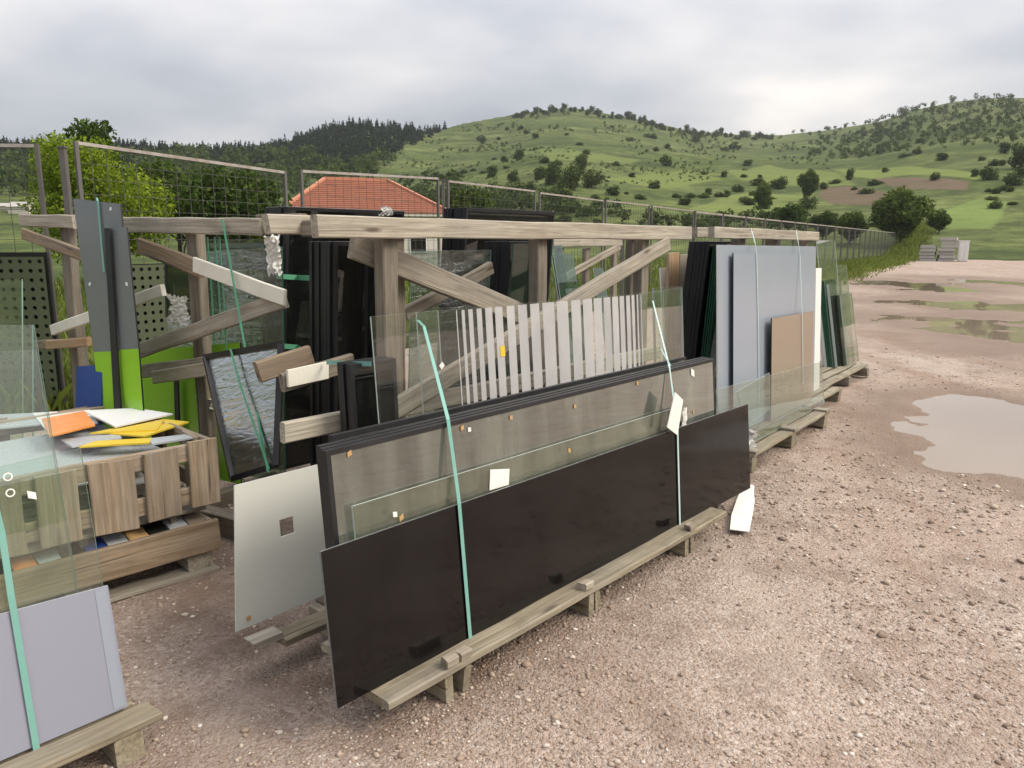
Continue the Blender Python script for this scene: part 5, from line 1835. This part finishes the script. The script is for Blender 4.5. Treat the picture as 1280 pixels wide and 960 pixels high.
# ---------------------------------------------------------------- left front stack
palL = empty('pallet', FS.P(.5, -2.45, 0), 'timber pallet corner under the lavender panel', 'pallet')
for t, e in ((-2.37, .90), (-2.50, .86), (-2.62, .88)):
    board('deck_board', FS.P(-.9, t, .105), FS.P(e, t, .105), .105, .028, M['pallet'], palL, (0, 0, 1))
for s in (-.7, .1, .80):
    board('bearer', FS.P(s, -2.32, .045), FS.P(s, -2.72, .045), .09, .085, M['pallet'], palL, FS.U)
LS = 'sheets of the stack at the lavender panel'
lav = sheet_top('lavender_sheet', FS, -2.41, 9, (-140, 805), (135, 732), .122, .010, M['lavender'], M['cgrey'], 'lavender film-covered panel leaning at the front of its pallet', 'panel')
# margin of bare glass beside the film
c0 = [FS.lean(x, y, -2.4085, 9) for x, y in ((118, 737), (134, 733))]
s0, s1 = FS.st(c0[0])[0], FS.st(c0[1])[0]
rect('bare_margin', FS, -2.4085, 9, s0, s1 - .004, .13, c0[0].z - .004, .0008, M['bluegrey'], M['bluegrey'], parent=lav)
g3 = sheet_top('clear_glass_sheet', FS, -2.425, 9, (-120, 612), (101, 560), .122, .008, M['clear2'], M['edge'], 'clear sheet with ring stickers standing behind the lavender panel', 'glass sheet')
for px, py in ((10, 596), (13, 616)):
    mb = MB()
    c = FS.lean(px, py, -2.4235, 9); m = lean_matrix(FS, FS.st(c)[0], -2.4235, 9, c.z)
    for k in range(10):
        a0, a1 = 6.2832 * k / 10, 6.2832 * (k + 1) / 10
        n = len(mb.v)
        mb.v += [(.013 * math.cos(a0), 0, .013 * math.sin(a0)), (.013 * math.cos(a1), 0, .013 * math.sin(a1)), (.009 * math.cos(a1), 0, .009 * math.sin(a1)), (.009 * math.cos(a0), 0, .009 * math.sin(a0))]
        mb.f.append((n, n + 1, n + 2, n + 3)); mb.m.append(0)
    put(bpy.data.objects.new('ring_sticker', mb.build('ring_sticker', M['white'])), g3, m)
pad(FS, -2.4235, 9, 40, 619, .022, 'white', g3, 'square_sticker')
sheet_top('clear_glass_sheet', FS, -2.455, 9, (-150, 408), (43, 406), .122, .008, M['clear2'], M['edge'], 'tall clear sheet at the back of the stack by the lavender panel', 'glass sheet')
sheet_top('clear_glass_sheet', FS, -2.44, 9, (-150, 445), (46, 437), .122, .008, M['clear'], M['edge'], 'slightly lower clear sheet in the stack by the lavender panel', 'glass sheet')
strap('teal strap running down over the lavender panel', [FS.lean(-24, 560, -2.41, 9), FS.lean(2, 665, -2.41, 9), FS.lean(14, 745, -2.402, 9), FS.lean(47, 944, -2.402, 9)], 'strap', .018, FS.U)

# ------------------------------------------------------------------ thin damp air
def make_haze():
    m = bpy.data.materials.new('haze')
    m.use_nodes = True
    m.node_tree.nodes.clear()
    out = m.node_tree.nodes.new('ShaderNodeOutputMaterial')
    v = m.node_tree.nodes.new('ShaderNodeVolumePrincipled')
    v.inputs['Color'].default_value = (.86, .90, .95, 1)
    v.inputs['Density'].default_value = HAZE
    v.inputs['Anisotropy'].default_value = 0.2
    m.node_tree.links.new(v.outputs[0], out.inputs['Volume'])
    mb = MB(); mb.box(-2400, 2400, -2400, 2400, -6, 150)
    o = put(bpy.data.objects.new('haze', mb.build('haze', m)))
    tag(o, 'thin pale haze over the valley', 'haze', kind='stuff')


HAZE = 0.0002
make_haze()
